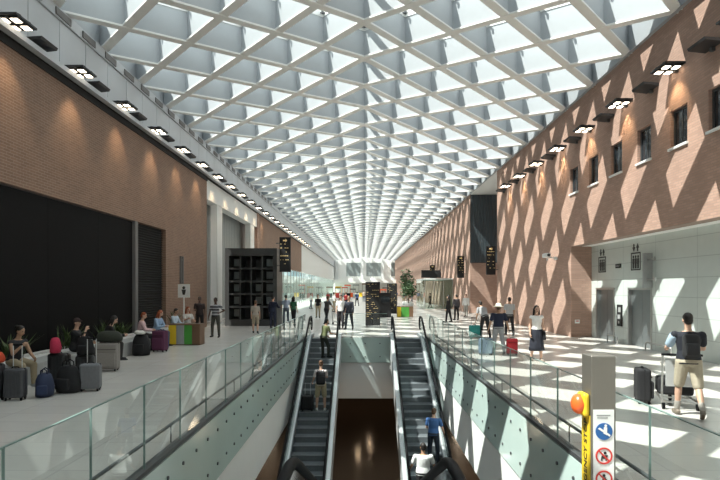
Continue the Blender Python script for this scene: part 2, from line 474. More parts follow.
for i, y in enumerate(WIN):
    w = thing('window_%d' % (i+2), None, None, (XR, y, WZ0)); w['kind'] = 'structure'
    p = MB()
    for a in ((-WH, -WH+.06), (WH-.06, WH)): p.box(.10, a[0], .0, .18, a[1], 1.10)
    p.box(.10, -WH+.06, .0, .18, WH-.06, .06); p.box(.10, -WH+.06, 1.04, .18, WH-.06, 1.10); p.box(.12, -.02, .06, .17, .02, 1.04)
    p.build('frame', M['steel_dark'], w)
    p = MB(); p.box(.13, -WH+.06, .06, .15, WH-.06, 1.04); p.build('pane', M['paned'], w)
    p = MB(); p.box(-.06, -WH-.05, -.07, .12, WH+.05, -.002); p.build('sill', M['white_col'], w)
# lift lobby wall
XE = 10.0
b = MB(); b.box(XE, YN, 0, XE+.3, 19.45, 3.97); b.box(XE, 21.2, 0, XE+.3, 22.35, 3.97); b.box(XE, 24.1, 0, XE+.3, 24.6, 3.97)
b.box(XE, 19.45, 2.16, XE+.3, 21.2, 3.97); b.box(XE, 22.35, 2.16, XE+.3, 24.1, 3.97)
struct(b.build('wall_lobby', M['panelwall']))
for i, y0 in enumerate((19.45, 22.35)):
    d = thing('door_%d' % (i+1), None, None, (XE, y0, 0)); d['kind'] = 'structure'
    p = MB(); p.box(-.02, 0, 0, .12, .07, 2.16); p.box(-.02, 1.68, 0, .12, 1.75, 2.16); p.box(-.02, .07, 2.08, .12, 1.68, 2.16); p.build('frame', M['steel'], d)
    for q in (0, 1):
        p = MB(); p.box(.10, .07+q*.81, 0, .15, .07+q*.81+.797, 2.08); p.build('door_leaf', M['doorsteel'], d)

# ------- far end wall
b = MB()
b.box(-13.4, YF, 0, 13, YF+.4, 12)
struct(b.build('wall_end', M['white']))
b = MB()
for x0 in (-5.2, .7, 8.0): b.box(x0, YF-.12, 5.6, x0+(4.2 if x0 < 7 else 3), YF-.02, 9.6)
struct(b.build('window_8', M['greypanel']))
b = MB()
for x0 in (-8, -.6, 5.5): b.box(x0-.4, YF-.8, 4.6, x0+.4, YF-.15, 10)
struct(b.build('trim_12', M['white_col']))
b = MB(); b.box(-9, YF-6, 3.6, 9.1, YF-.2, 4.6); struct(b.build('trim_13', M['white']))
b = MB(); b.box(-13.4, YN-.3, 0, 13, YN, 11.5); struct(b.build('wall_back', M['white']))
# ---------------------------------------------------------------- fixtures of the hall
# big black panel and louvre on the left
g = thing('wall_panel', 'huge matt black panel filling the brick opening on the left', 'panel', (XL-.2, YN+.1, 0))
b = MB()
for k in range(12): b.box(-.1, k*2.95, .02, .10, k*2.95+2.938, 4.66)
b.build('panel_board', M['black'], g)
b = MB(); b.box(.10, 35.16, 0, .22, 35.42, 4.69); b.build('edge_strip', M['vent'], g)
g = thing('louvre_panel', 'black slatted louvre beside the huge black panel', 'louvre', (XL-.2, 21.47, 0))
b = MB(); b.box(-.1, .02, 0, 0, 3.12, 4.69); b.build('back_board', M['blackmatte'], g)
b = MB()
for k in range(46): b.add([(0,.03,.06+k*.1),(0,3.1,.06+k*.1),(.07,3.1,.02+k*.1),(.07,.03,.02+k*.1),(0,.03,.08+k*.1),(0,3.1,.08+k*.1),(.07,3.1,.04+k*.1),(.07,.03,.04+k*.1)],
    [(0,3,2,1),(4,5,6,7),(0,1,5,4),(1,2,6,5),(2,3,7,6),(3,0,4,7)])
b.build('slats', M['blackmatte'], g)

# dark hanging screen over the recess on the right
g = thing('recess_screen', 'tall dark blue-grey fluted screen hung high in the gap of the right brick wall', 'screen', (10.3, 47.9, 4.35))
b = MB()
for k in range(9): b.box(-1.15+k*.26, -.1, 0, -1.15+k*.26+.24, .0, 5.75)
b.build('slats', mat('screen_blue_grey', (.05, .065, .075), .5), g)
b = MB(); b.box(-1.2, .0, -.05, 1.25, .06, 5.77); b.build('frame', M['darkfix'], g)

# wall light clusters: four warm lamps on a frame, with a dark flood box beside
def cluster(sx):
    g = thing('wall_spotlight', 'x', 'wall light', (0, 0, 0))
    b = MB(); b.box(0, -.42, .0, sx*.58, .42, .05); b.box(0, -.06, -.12, sx*.12, .06, .0); b.build('frame', M['darkfix'], g)
    for ix in range(2):
        for iy in range(2):
            b = MB(); b.rbox((sx*(.16+ix*.28), -.2+iy*.40, -.022), (.23, .30, .044), .01, seg=1); b.cyl((sx*(.16+ix*.28), -.2+iy*.40, .05), .10, .05, 'z', 0, 12)
            l = b.build('lamp_housing', M['darkfix'], g)
            b = MB(); b.rbox((sx*(.16+ix*.28), -.2+iy*.40, -.05), (.17, .22, .014), .005, seg=1); b.build('lamp_lens', M['lamp'], l)
    return g
def floodbox(sx):
    g = thing('flood_box', 'x', 'wall light', (0, 0, 0))
    b = MB(); b.prism([(0, 0), (sx*.46, .05), (sx*.49, .12), (0, .09)], 'y', -.38, .38); b.build('housing', M['darkfix'], g)
    b = MB(); b.box(0, -.05, -.1, sx*.1, .05, 0); b.build('bracket', M['steel_dark'], g)
    return g
cR, fR, cL, fL = cluster(-1), floodbox(-1), cluster(1), floodbox(1)
def spot(x, y, z, sx, e):
    l = bpy.data.lights.new('wall_glow', 'SPOT'); l.energy = e; l.color = (1, .72, .42); l.spot_size = R(80); l.spot_blend = .8; l.shadow_soft_size = .1
    o = bpy.data.objects.new('wall_glow', l); COL.objects.link(o); o.location = (x, y, z)
    o.rotation_euler = Vector((-sx*.35, 0, -1)).to_track_quat('-Z', 'Y').to_euler()
for k in range(8):
    y = 13.7+3.1*k
    lab = ('cluster of four warm spotlights high on the right brick wall, %s from the near end' % ordinal(k)) if k else 'cluster of four warm spotlights high on the right brick wall, cut by the picture edge'
    o = cR if k == 0 else copy_tree(cR)
    o.location = (XR, y-.55, 8.52); o['label'] = lab; o['group'] = 'spotlight clusters on the right wall'
    spot(XR-.45, y-.55, 8.42, -1, 110)
    o = fR if k == 0 else copy_tree(fR)
    o.location = (XR, y+.85, 8.40); o['group'] = 'dark flood boxes on the right wall'
    o['label'] = 'closed dark flood box on the right brick wall, %s counted from the near end' % ordinal(k)
for k in range(24):
    y = 13.5+3.1*k
    o = cL if k == 0 else copy_tree(cL)
    o.location = (XL, y, 8.55); o['group'] = 'spotlight clusters on the left ledge'
    o['label'] = 'cluster of four warm spotlights on the left grey ledge, %s from the near end' % ordinal(k)
    if k < 12: spot(XL+.72, y, 8.2, 1, 90)
    o = fL if k == 0 else copy_tree(fL)
    o.location = (XL, y+1.15, 8.46); o['group'] = 'dark flood boxes on the left ledge'
    o['label'] = 'closed dark flood box on the left grey ledge, %s from the near end' % ordinal(k)
# vents in the sloped strip over the left wall
b = MB(); b.box(0, -.40, -.10, .03, .40, .10)
v0 = tag(b.build('vent_grille', M['vent']), 'x', 'vent', 'vents above the left wall')
for k in range(29):
    o = v0 if k == 0 else copy_tree(v0)
    o.location = (XL+.052, 10.1+1.5*k, 9.95)
    o['label'] = 'dark grey vent slot above the left fascia panels, %s from the near end' % ordinal(k)

# ---------------------------------------------------------------- glass balustrades round the opening
def balustrade(label, x, joints, loc_side):
    g = thing('glass_balustrade', label, 'balustrade', (x, joints[0], 0))
    for a, c in zip(joints[:-1], joints[1:]):
        y0, y1 = a-joints[0]+.008, c-joints[0]-.008
        p = MB(); p.box(-.011, y0, .05, .011, y1, 1.02, 0)
        # polished green edges: top and the two ends
        p.box(-.012, y0, 1.02, .012, y1, 1.029, 1); p.box(-.012, y0-.0022, .05, .012, y0, 1.029, 1)
        p.build('glass_panel', [M['glass'], M['glass_edge']], g)
    return g
jl = [3.25]+[3.95+1.27*k for k in range(17)]
balustrade('clear frameless glass balustrade along the left edge of the floor opening', VL, jl, 1)
jr = [3.25]+[4.05+1.27*k for k in range(17)]
balustrade('clear frameless glass balustrade along the right edge of the floor opening', VR, jr, -1)
g = thing('glass_balustrade', 'short frameless glass balustrade across the far end between the two escalators', 'balustrade', (.07, VF, 0))
p = MB(); p.box(-.95, 0, .02, .95, .022, 1.02, 0); p.box(-.95, 0, 1.02, .95, .022, 1.032, 1); p.build('glass_panel', [M['glass'], M['glass_edge']], g)
# low steel rails standing inside the glass
def rail(label, x):
    g = thing('tubular_rail', label, 'rail', (x, 4.0, 0))
    b = MB(); b.tube([(0, 0, .02), (0, .05, .20), (0, .2, .25), (0, 18.6, .25), (0, 18.75, .20), (0, 18.8, .02)], .022, n=10); b.build('tube', M['steel_dark'], g, smooth=True)
    for k in range(1, 5):
        b = MB(); b.cyl((0, k*3.8, .0), .010, .25, 'z', 0, 8); b.build('post', M['steel_dark'], g)
rail('low dark tubular rail on the floor behind the left glass balustrade', VL-.14)
rail('low dark tubular rail on the floor behind the right glass balustrade', VR+.14)

# ---------------------------------------------------------------- escalators
TAN = .44
def escalator(label, xc, ytop, sgn, drop, step_w=1.06, out=.2, pre=1.0, group=None, panel='glassd'):
    """local: y runs from the top end away down the slope (times sgn)"""
    g = thing('escalator', label, 'escalator', (xc, ytop, 0), 0, group)
    L = drop/TAN
    def prof(s, dz):                       # height of the step line
        if s < 0: return dz
        if s < .5: return dz-TAN*(s*s)/1.0*1.0
        if s > L-.5: return dz-drop+TAN*.125 if s > L else dz-TAN*(s-.25)
        return dz-TAN*(s-.25)
    S0, S1 = -pre, L+1.2
    ss = [S0]+[-.4, 0, .12, .25, .38, .5]+[.5+(L-1)*k/8 for k in range(1, 9)]+[L-.25, L, S1]
    hw = step_w/2
    # steps
    run = .40
    me = None; k = 0; s = .02
    while s < L:
        z = prof(s+run/2, 0)
        if me is None:
            b = MB(); b.box(-hw+.01, 0, -.20, hw-.01, sgn*run*.995, 0, 0)
            for q in range(26): b.box(-hw+.03+q*(step_w-.06)/26, 0.002*sgn, 0, -hw+.03+q*(step_w-.06)/26+.02, sgn*run*.97, .008, 0)
            b.box(-hw+.01, sgn*run*.955, 0, hw-.01, sgn*run*.996, .010, 1)
            st = b.build('step', [M['step'], M['stepedge']], g); me = st.data
        else:
            st = bpy.data.objects.new('step', me); COL.objects.link(st); st.parent = g
        st.location = (0, sgn*s, z)
        s += run; k += 1
    b = MB(); b.box(-hw, sgn*S0, -.25, hw, 0, -.003); b.build('landing_plate', M['steel'], g)
    b = MB(); b.box(-hw, sgn*L, -drop-.2, hw, sgn*S1, -drop+.03); b.build('landing_plate', M['steel'], g)
    for sd in (-1, 1):
        # skirt, deck, glass, handrail follow the profile
        def sweep(x0, x1, z0, z1, a=None, e=None):
            m = MB(); lst = [q for q in ss if (a is None or q >= a) and (e is None or q <= e)]
            m.rings([[(sd*x0, sgn*q, prof(q, z0)), (sd*x1, sgn*q, prof(q, z0)), (sd*x1, sgn*q, prof(q, z1)), (sd*x0, sgn*q, prof(q, z1))] for q in lst])
            return m
        sweep(hw, hw+.03, -.25, .12).build('skirt_panel', M['step'], g)
        sweep(hw+.03, hw+out, -.05, .13).build('side_deck', M['steel_l'], g)
        sweep(hw+.085, hw+.10, .13, .82, S0+.25, L+.9).build('balustrade_panel', M[panel], g)
        pts = []
        for q in ss:
            if S0+.3 <= q <= L+.9: pts.append((sd*(hw+.092), sgn*q, prof(q, .88)))
        c0 = Vector(pts[0]); cen = c0+Vector((0, 0, -.28))
        head = [cen+Vector((0, -sgn*.28*math.sin(t), .28*math.cos(t))) for t in [R(a) for a in (165, 135, 105, 75, 45, 20)]]
        c1 = Vector(pts[-1]); cen = c1+Vector((0, 0, -.28))
        tail = [cen+Vector((0, sgn*.28*math.sin(t), .28*math.cos(t))) for t in [R(a) for a in (20, 45, 75, 105, 135, 165)]]
        b = MB(); b.tube(head+[Vector(p) for p in pts]+tail, .042, n=10); b.build('handrail', M['rubber'], g, smooth=True)
        b = MB()
        b.rings([[c0+Vector((dx, -sgn*.235*math.sin(R(t)), -.28+.235*math.cos(R(t)))) for t in range(0, 181, 15)]+[c0+Vector((dx, 0, -.75)), c0+Vector((dx, .01*sgn, -.2))] for dx in (-.006, .006)])
        b.build('newel_panel', M[panel], g)
    # truss
    m = MB(); lst = [q for q in ss if q >= 0]
    m.rings([[(-hw-out+.01, sgn*q, prof(q, -.95)), (hw+out-.01, sgn*q, prof(q, -.95)), (hw+out-.01, sgn*q, prof(q, -.26)), (-hw-out+.01, sgn*q, prof(q, -.26))] for q in lst if prof(q, -.95) > -5.1])
    m.build('truss', M['steel_l'], g)
    return prof
EX1, EX2, EY = -1.71, 1.86, 24.35
prof_far = escalator('left escalator rising away towards the far concourse', EX1, EY, -1, 5.05)
escalator('right escalator rising away towards the far concourse', EX2, EY, -1, 5.05)
escalator('nearest escalator, only its two black handrail bends showing at the bottom edge', .05, 3.9, 1, 5.05, step_w=.98, out=.17, pre=1.2, panel='paned')

# ---------------------------------------------------------------- emergency stop post
PX0, PX1, PY = 1.238, 1.372, 3.05
PW = PX1-PX0
g = thing('emergency_stop_post', 'square stainless post with orange stop button and escalator safety stickers', 'post', ((PX0+PX1)/2, PY+PW/2, 0))
h = PW/2
b = MB(); b.rbox((0, 0, .89), (PW, PW, 1.78), .004, seg=1); b.build('column', M['steel_post'], g)
b = MB(); b.box(-h+.010, -h-.004, .55, h-.012, -h, 1.487, 0); pl = b.build('sticker', M['signwhite'], g)
def face(x, z): return (x, -h-.008, z)
b = MB(); b.disc((.0, -h-.007, 1.37), .046, 'y', 0, 32); c = b.build('blue_disc', M['signblue'], pl); c['label'] = 'blue mandatory disc with a white escalator figure'
b = MB()
b.prism([(-.034, 1.385), (-.024, 1.392), (.034, 1.352), (.030, 1.342)], 'y', -h-.0095, -h-.0075)
b.prism([(-.004, 1.360), (.014, 1.350), (.016, 1.392), (.006, 1.398), (-.002, 1.392)], 'y', -h-.0098, -h-.0075)
b.disc((.008, -h-.0098, 1.402), .007, 'y', 0, 14, .002)
b.build('white_figure', M['signwhite'], pl)
for k, z in enumerate((1.237, 1.112, .987, .862)):
    b = MB(); b.disc((0, -h-.007, z), .046, 'y', 0, 32, .003, .037)
    if k != 9: b.bar((-.028, -h-.0055, z+.028), (.028, -h-.0055, z-.028), .003, .008, up=(0, 1, 0)) if False else b.prism([(-.031, z+.025), (-.025, z+.031), (.031, z-.025), (.025, z-.031)], 'y', -h-.0072, -h-.0052)
    b.build('prohibition_ring', M['signred'], pl)
    b = MB()
    if k == 0:
        b.prism([(-.016, z-.016), (.016, z-.016), (.022, z+.004), (-.012, z+.002)], 'y', -h-.006, -h-.0042); b.disc((-.012, -h-.006, z-.022), .005, 'y', 0, 10, .002); b.disc((.012, -h-.006, z-.022), .005, 'y', 0, 10, .002); b.disc((.006, -h-.006, z+.016), .008, 'y', 0, 12, .002)
    else:
        b.prism([(-.006, z-.024), (.006, z-.024), (.010, z+.008), (-.010, z+.008)], 'y', -h-.006, -h-.0042); b.disc((0, -h-.006, z+.018), .008, 'y', 0, 12, .002); b.prism([(.008, z+.004), (.022, z-.010), (.020, z-.014), (.006, z-.004)], 'y', -h-.006, -h-.0042)
    b.build('black_pictogram', M['ink'], pl)
b = MB()
for q, (a, c) in enumerate(((-.04, .035), (-.036, .02))): b.box(a, -h-.0055, 1.455-q*.014, c, -h-.004, 1.461-q*.014)
b.build('small_print', M['grey'], pl)
# left face: yellow strip, housing and button
b = MB(); b.box(-h-.004, -h+.012, .70, -h, h-.012, 1.45); ys = b.build('warning_strip', M['yellow'], g)
cu = bpy.data.curves.new('t', 'FONT'); cu.body = 'EMERGENCY STOP'; cu.size = .058; cu.extrude = .0012; cu.align_x = 'RIGHT'; cu.align_y = 'CENTER'
to = bpy.data.objects.new('t', cu); COL.objects.link(to); bpy.context.view_layer.update()
tm = bpy.data.meshes.new_from_object(to.evaluated_get(bpy.context.evaluated_depsgraph_get())); bpy.data.objects.remove(to)
lt = bpy.data.objects.new('lettering', tm); COL.objects.link(lt); tm.materials.clear(); tm.materials.append(M['ink']); lt.parent = ys
lt.matrix_local = Matrix(((0, 0, -1, -h-.0055), (0, 1, 0, 0), (1, 0, 0, 1.425), (0, 0, 0, 1)))     # words climb the face that looks left
b = MB(); b.rbox((-h-.02, -.005, 1.507), (.04, .105, .13), .02); bh = b.build('button_housing', M['yellow'], g)
b = MB(); b.ell((-h-.045, -.005, 1.507), (.042, .050, .056), 0, 20, 12); b.build('stop_button', M['orange'], bh, smooth=True)

# ---------------------------------------------------------------- signs
def led_sign(name, label, cat, loc, w, hgt, depth=.18, lines=14, icon=True, group=None, foot=False, dens=.8, th=.018):
    """dark display facing the camera with rows of small glowing characters"""
    g = thing(name, label, cat, loc, 0, group)
    b = MB(); b.rbox((0, 0, hgt/2), (w, depth, hgt), .02, seg=1); b.build('casing', M['blackmatte'], g)
    b = MB(); rr = random.Random(sum(map(ord, label)) % 1000)
    y = -depth/2
    if icon:
        b.prism([(-w*.18, hgt*.88), (w*.05, hgt*.88), (w*.05, hgt*.845), (w*.2, hgt*.90), (w*.05, hgt*.955), (w*.05, hgt*.92), (-w*.18, hgt*.92)], 'y', y-.004, y-.001)
    top = hgt*(.80 if icon else .95)
    for k in range(lines):
        z = top-(top-.12*hgt)*k/lines
        x = -w*.42
        while x < w*.36:
            l = rr.uniform(.04, .16)*w
            if rr.random() < dens: b.box(x, y-.004, z-th, min(x+l, w*.42), y-.001, z+th)
            x += l+.04*w
    b.build('lit_text', M['led'], g)
    return g
def flag(label, x, y, wall_x, z0=3.05, hgt=1.95, w=.62):
    g = led_sign('gate_sign', label, 'sign', (x, y, z0), w, hgt, lines=6, dens=.45)
    b = MB(); d = wall_x-x
    for zz in (.35, hgt-.35): b.bar(((w/2)*(1 if d > 0 else -1), 0, zz), (d, 0, zz), .05, .05)
    b.build('bracket', M['steel_dark'], g)
flag('dark lit gate sign beside the tall blue-grey screen on the right', 8.6, 38.0, XR)
flag('dark lit gate sign on the far right brick wall beyond the recess', 8.6, 49.8, XR)
flag('smallest dark gate sign, farthest along the right brick wall', 8.55, 70, XR)
flag('dark lit gate sign fixed to the corner of the dark display kiosk on the left', -4.42, 31.4, -4.93)
g = thing('gate_sign', 'wide dark sign box jutting from the far right wall under the smallest gate sign', 'sign', (7.9, 66, 3.35))
b = MB(); b.rbox((0, 0, .45), (2.3, .25, .9), .02, seg=1); b.build('casing', M['blackmatte'], g); b = MB(); b.box(1.1, -.05, .4, XR-7.9, .05, .5); b.build('bracket', M['steel_dark'], g)
def totem(label, px0, px1, pyb, pyt):
    y = F*CAMZ/(pyb-VPY); w = (px1-px0)*y/F; hgt = CAMZ+(VPY-pyt)*y/F
    return led_sign('flight_board', label, 'information board', (((px0+px1)/2-VPX)*y/F, y, 0), w, hgt, .25, 18, False, dens=.3, th=.008)
totem('tall black flight information board, the nearer one just beyond the escalators', 365.5, 380, 325.5, 282)
totem('slim black flight information board behind and to the right of the nearer one', 387, 397, 313.5, 283.5)
g = thing('ticket_machine', 'dark machine standing right behind the nearer flight information board', 'kiosk', (1.55, 41, 0))
b = MB(); b.rbox((0, 0, .9), (.85, .6, 1.8), .05); b.build('cabinet', M['blackmatte'], g); b = MB(); b.box(-.3, -.315, 1.1, .3, -.302, 1.55); b.build('screen', M['paned'], g)

# lift pictogram signs
def lift_sign(label, y, s):
    g = thing('lift_sign', label, 'sign', (XE, y, 2.80))
    def P(m, y0, z0, y1, z1): m.box(-.012, y0, z0, -.001, y1, z1)
    b = MB(); w = .40*s
    P(b, -w, 0, -w+.045, .66); P(b, w-.045, 0, w, .66); P(b, -w+.045, 0, w-.045, .05); P(b, -w+.045, .61, w-.045, .66); b.build('car_outline', M['ink'], g)
    b = MB()
    for q in (-.2, 0, .2):
        b.cyl((-.012, q*s, .50), .055, .011, 'x', 0, 14); P(b, q*s-.07, .24, q*s+.07, .44); P(b, q*s-.06, .07, q*s-.01, .24); P(b, q*s+.01, .07, q*s+.06, .24)
    b.build('figures', M['ink'], g)
    b = MB()
    for q, d in ((-.14, 1), (.14, -1)):
        zc = .84
        b.prism([(q-.11, zc-.02*d), (q+.11, zc-.02*d), (q, zc+.15*d)], 'x', -.012, -.001); P(b, q-.04, zc-.14*d, q+.04, zc-.02*d)
    b.build('arrows', M['ink'], g)
lift_sign('lift pictogram sign with arrows above the left lift door', 23.5, .9)
lift_sign('lift pictogram sign with arrows above the right lift door', 20.6, .9)
g = thing('lift_indicator', 'tiny dark floor indicator between the two lift pictograms', 'indicator', (XE, 22.0, 2.93))
b = MB(); b.box(-.04, -.2, 0, -.001, .2, .16); b.build('casing', M['blackmatte'], g); b = MB()
for q in (-.12, 0, .12): b.box(-.045, q-.03, .05, -.041, q+.03, .11)
b.build('digits', M['grey'], g)
g = thing('call_panel', 'tall black call panel with small notices between the lift doors', 'panel', (XE, 21.85, .66))
b = MB(); b.box(-.05, -.2, 0, -.001, .2, .84); b.build('casing', M['blackmatte'], g)
b = MB(); b.box(-.056, -.14, .55, -.051, .06, .74); b.box(-.056, -.1, .28, -.051, .12, .45); b.build('notice', M['grey'], g)
b = MB(); b.cyl((-.058, .02, .15), .05, .008, 'x', 0, 14); b.build('call_button', M['steel'], g)
g = thing('wall_cabinet', 'grey metal flap with two arms jutting out beside the right lift sign', 'panel', (XE, 19.35, 2.16))
b = MB(); b.box(-.32, .05, 0, -.001, .12, 1.2); b.build('flap', M['grey'], g)
b = MB()
for zz in (.25, .95): b.box(-.20, -.45, zz, -.16, .05, zz+.05); b.cyl((-.18, -.45, zz-.04), .035, .14, 'z', 0, 10)
b.build('arm', M['steel'], g)
b = MB(); b.box(-.03, -.10, 0, -.001, .10, .16)
g = tag(b.build('alarm_box', [M['signwhite']], loc=(XR+.25, 24.57, .6)), 'little white alarm box low on the brick pier by the lifts', 'alarm box'); g.rotation_euler = (0, 0, R(90))
b = MB(); b.box(-.034, -.06, .08, -.031, .06, .12); b.build('red_mark', M['signred'], g)
# security camera on the right wall
g = thing('security_camera', 'white security camera on an arm, low on the right brick wall', 'camera', (XR-.03, 26.4, 3.55))
b = MB(); b.bar((0, 0, 0), (-.42, 0, .05), .06, .06); b.cyl((-.02, 0, -.08), .09, .16, 'z', 0, 12); b.bar((-.42, 0, .05), (-.42, .0, -.1), .05, .05); b.build('bracket', M['signwhite'], g)
b = MB(); b.rbox((-.5, -.1, .13), (.24, .62, .2), .05); b.build('housing', M['signwhite'], g); b = MB(); b.cyl((-.5, -.43, .13), .07, .02, 'y', 0, 14); b.build('lens', M['ink'], g)

# low steel bumper rails by the lifts
for y0, y1, lab in ((21.35, 22.2, 'low steel bumper rail at the wall foot between the two lift doors'), (17.6, 19.2, 'low steel bumper rail at the wall foot right of the right lift door')):
    g = thing('bumper_rail', lab, 'rail', (XE-.35, y0, 0))
    b = MB(); b.tube([(0, 0, .01), (0, 0, .24), (0, .05, .29), (0, y1-y0-.05, .29), (0, y1-y0, .24), (0, y1-y0, .01)], .025); b.build('tube', M['steel'], g, smooth=True)
    b = MB(); b.cyl((0, 0, 0), .06, .012); b.cyl((0, y1-y0, 0), .06, .012); b.build('foot_plate', M['steel'], g)

# dark display kiosk on the left
KX0, KX1, KY, KH = -7.87, -4.93, 31.7, 4.40
g = thing('display_kiosk', 'tall dark kiosk with a lattice of shelves in front of the white bay', 'kiosk', ((KX0+KX1)/2, KY, 0))
W = (KX1-KX0)/2
b = MB(); b.box(-W, 0, 0, -W+.22, 2.2, KH); b.box(W-.22, 0, 0, W, 2.2, KH); b.box(-W+.22, 0, KH-.42, W-.22, 2.2, KH); b.box(-W+.22, 0, 0, W-.22, 2.2, .35); b.build('frame', M['kiosk'], g)
b = MB(); b.box(-W+.22, 1.2, .35, W-.22, 1.26, KH-.42); b.build('back_panel', M['kioskback'], g)
rows, cols = 5, 4
cw = (2*W-.44)/cols; ch = (KH-.77)/rows
for k in range(1, rows):
    b = MB(); b.box(-W+.22, .05, .35+k*ch-.05, W-.22, 1.2, .35+k*ch+.05); b.build('shelf', M['kiosk'], g)
for k in range(1, cols):
    b = MB(); b.box(-W+.22+k*cw-.04, .04, .35, -W+.22+k*cw+.04, 1.2, KH-.42); b.build('upright', M['kiosk'], g)
rr = random.Random(5)
for i in range(cols):
    for j in range(rows):
        if i == 0 or rr.random() < .6:
            x = -W+.22+(i+.5)*cw; z = .35+(j+.5)*ch; u = cw*.3; v = ch*.28
            b = MB(); b.box(x-u, .75, z-v, x+u, .79, z+v); c = b.build('display_card', M['pale'], g)

# recycling bins
def bins(label, x0, x1, y, hgt, colours, d=.6):
    g = thing('recycling_station', label, 'recycling bins', ((x0+x1)/2, y, 0)); w = x1-x0; n = len(colours)
    b = MB(); b.box(-w/2, .02, 0, w/2, d, hgt-.04); b.build('carcass', M['brown'], g)
    for k, c in enumerate(colours):
        b = MB(); b.rbox((-w/2+(k+.5)*w/n, .0, hgt/2), (w/n-.012, .05, hgt-.06), .012); b.build(c+'_front', M[c], g)
    b = MB(); b.box(-w/2-.01, -.03, hgt-.04, w/2+.01, d+.01, hgt); b.build('top', M['brown'], g)
    b = MB()
    for k in range(n): b.cyl((-w/2+(k+.5)*w/n, d*.5, hgt), w/n*.3, .012, 'z', 0, 16)
    b.build('opening_ring', M['steel_dark'], g)
bins('yellow, grey, green and brown recycling bins in front of the brick wall on the left', -7.37, -6.18, 21.1, .79, ['yellow', 'grey', 'green', 'brown'])
bins('yellow and green recycling bins in the middle of the far concourse', 2.45, 3.65, 41.5, .78, ['yellow', 'green', 'green', 'brown'])

# notice board on a stand, tall fitting on the left brick
g = thing('notice_stand', 'white notice with a dark figure on a slim stand behind the recycling bins', 'sign', (-8.2, 25.5, 0))
b = MB(); b.box(-.025, -.02, 0, .025, .02, 1.75); b.box(-.25, -.2, 0, .25, .2, .03); b.build('stand', M['signwhite'], g)
b = MB(); b.box(-.26, -.05, 1.72, .28, -.02, 2.32); b.build('plate', M['signwhite'], g)
b = MB(); b.disc((.01, -.056, 2.16), .07, 'y', 0, 14, .004); b.prism([(-.09, 2.08), (.11, 2.08), (.06, 1.84), (-.04, 1.84)], 'y', -.055, -.051); b.build('pictogram', M['ink'], g)
g = thing('wall_lamp', 'slim upright metal fitting on the left brick wall above the notice', 'wall lamp', (XL, 26.6, 2.35))
b = MB(); b.box(0, -.18, 0, .09, -.10, 1.30); b.box(0, .10, 0, .09, .18, 1.30); b.build('tube', M['vent'], g); b = MB(); b.box(0, -.10, .10, .05, .10, .16); b.box(0, -.1, 1.1, .05, .1, 1.16); b.build('bracket', M['vent'], g)

# bench ledge and plants along the left wall
g = thing('planter_bench', 'long pale stone bench with a planting trough along the black panel', 'bench', (-8.0, 8.0, 0))
b = MB(); b.rbox((.25, 8.6, .22), (.62, 17.2, .44), .02); b.build('seat', M['grey'], g)
b = MB(); b.box(-.48, 0, 0, -.42, 17.2, .5); b.box(-.1, 0, 0, -.06, 17.2, .5); b.box(-.42, 0, 0, -.1, .05, .5); b.box(-.42, 17.15, 0, -.1, 17.2, .5); b.build('trough', M['white_col'], g)
b = MB(); b.box(-.42, .05, .1, -.1, 17.15, .44); b.build('soil', M['soil'], g)
def plant(label, y, hgt, seed, x=-8.26):
    g = thing('spiky_plant', label, 'plant', (x, y, .442)); rr = random.Random(seed)
    b = MB()
    for k in range(38):
        a = rr.uniform(0, 6.28); t = rr.uniform(.15, .75); l = hgt*rr.uniform(.6, 1.1); w = .022
        o = Vector((rr.uniform(-.09, .09), rr.uniform(-.3, .3), 0)); d = Vector((math.cos(a)*t*.8+.1, math.sin(a)*t, 1)).normalized(); s_ = d.cross(Vector((0, 0, 1))).normalized()*w
        m1 = o+d*l*.55; e = o+d*l+Vector((math.cos(a), math.sin(a), -.4))*l*.18
        if m1.x < -.26: m1.x = -.26
        if e.x < -.26: e.x = -.26
        nn = d.cross(s_).normalized()*.006
        b.add([o-s_*.5, o+s_*.5, m1+s_, m1-s_, e, o+nn, m1+nn], [(0, 1, 5), (0, 3, 2, 1), (3, 4, 2), (0, 5, 6, 3), (1, 2, 6, 5), (3, 6, 4), (2, 4, 6)])
    b.build('leaves', M['leaf'], g)
for k, (y, hgt, lab) in enumerate(((13.1, .75, 'spiky green plant in the trough right beside the seated woman in the sleeveless top'), (15.7, .8, 'spiky green plant in the trough behind the woman in the dark cap'),
        (17.7, .85, 'spiky green plant in the trough to the right of the person in black'), (19.0, .7, 'spiky green plant in the trough just left of the person in pink'), (10.9, .7, 'spiky green plant in the trough at the left picture edge'), (24.2, .8, 'spiky green plant at the far end of the trough behind the bins'))):
    plant(lab, y, hgt, k)

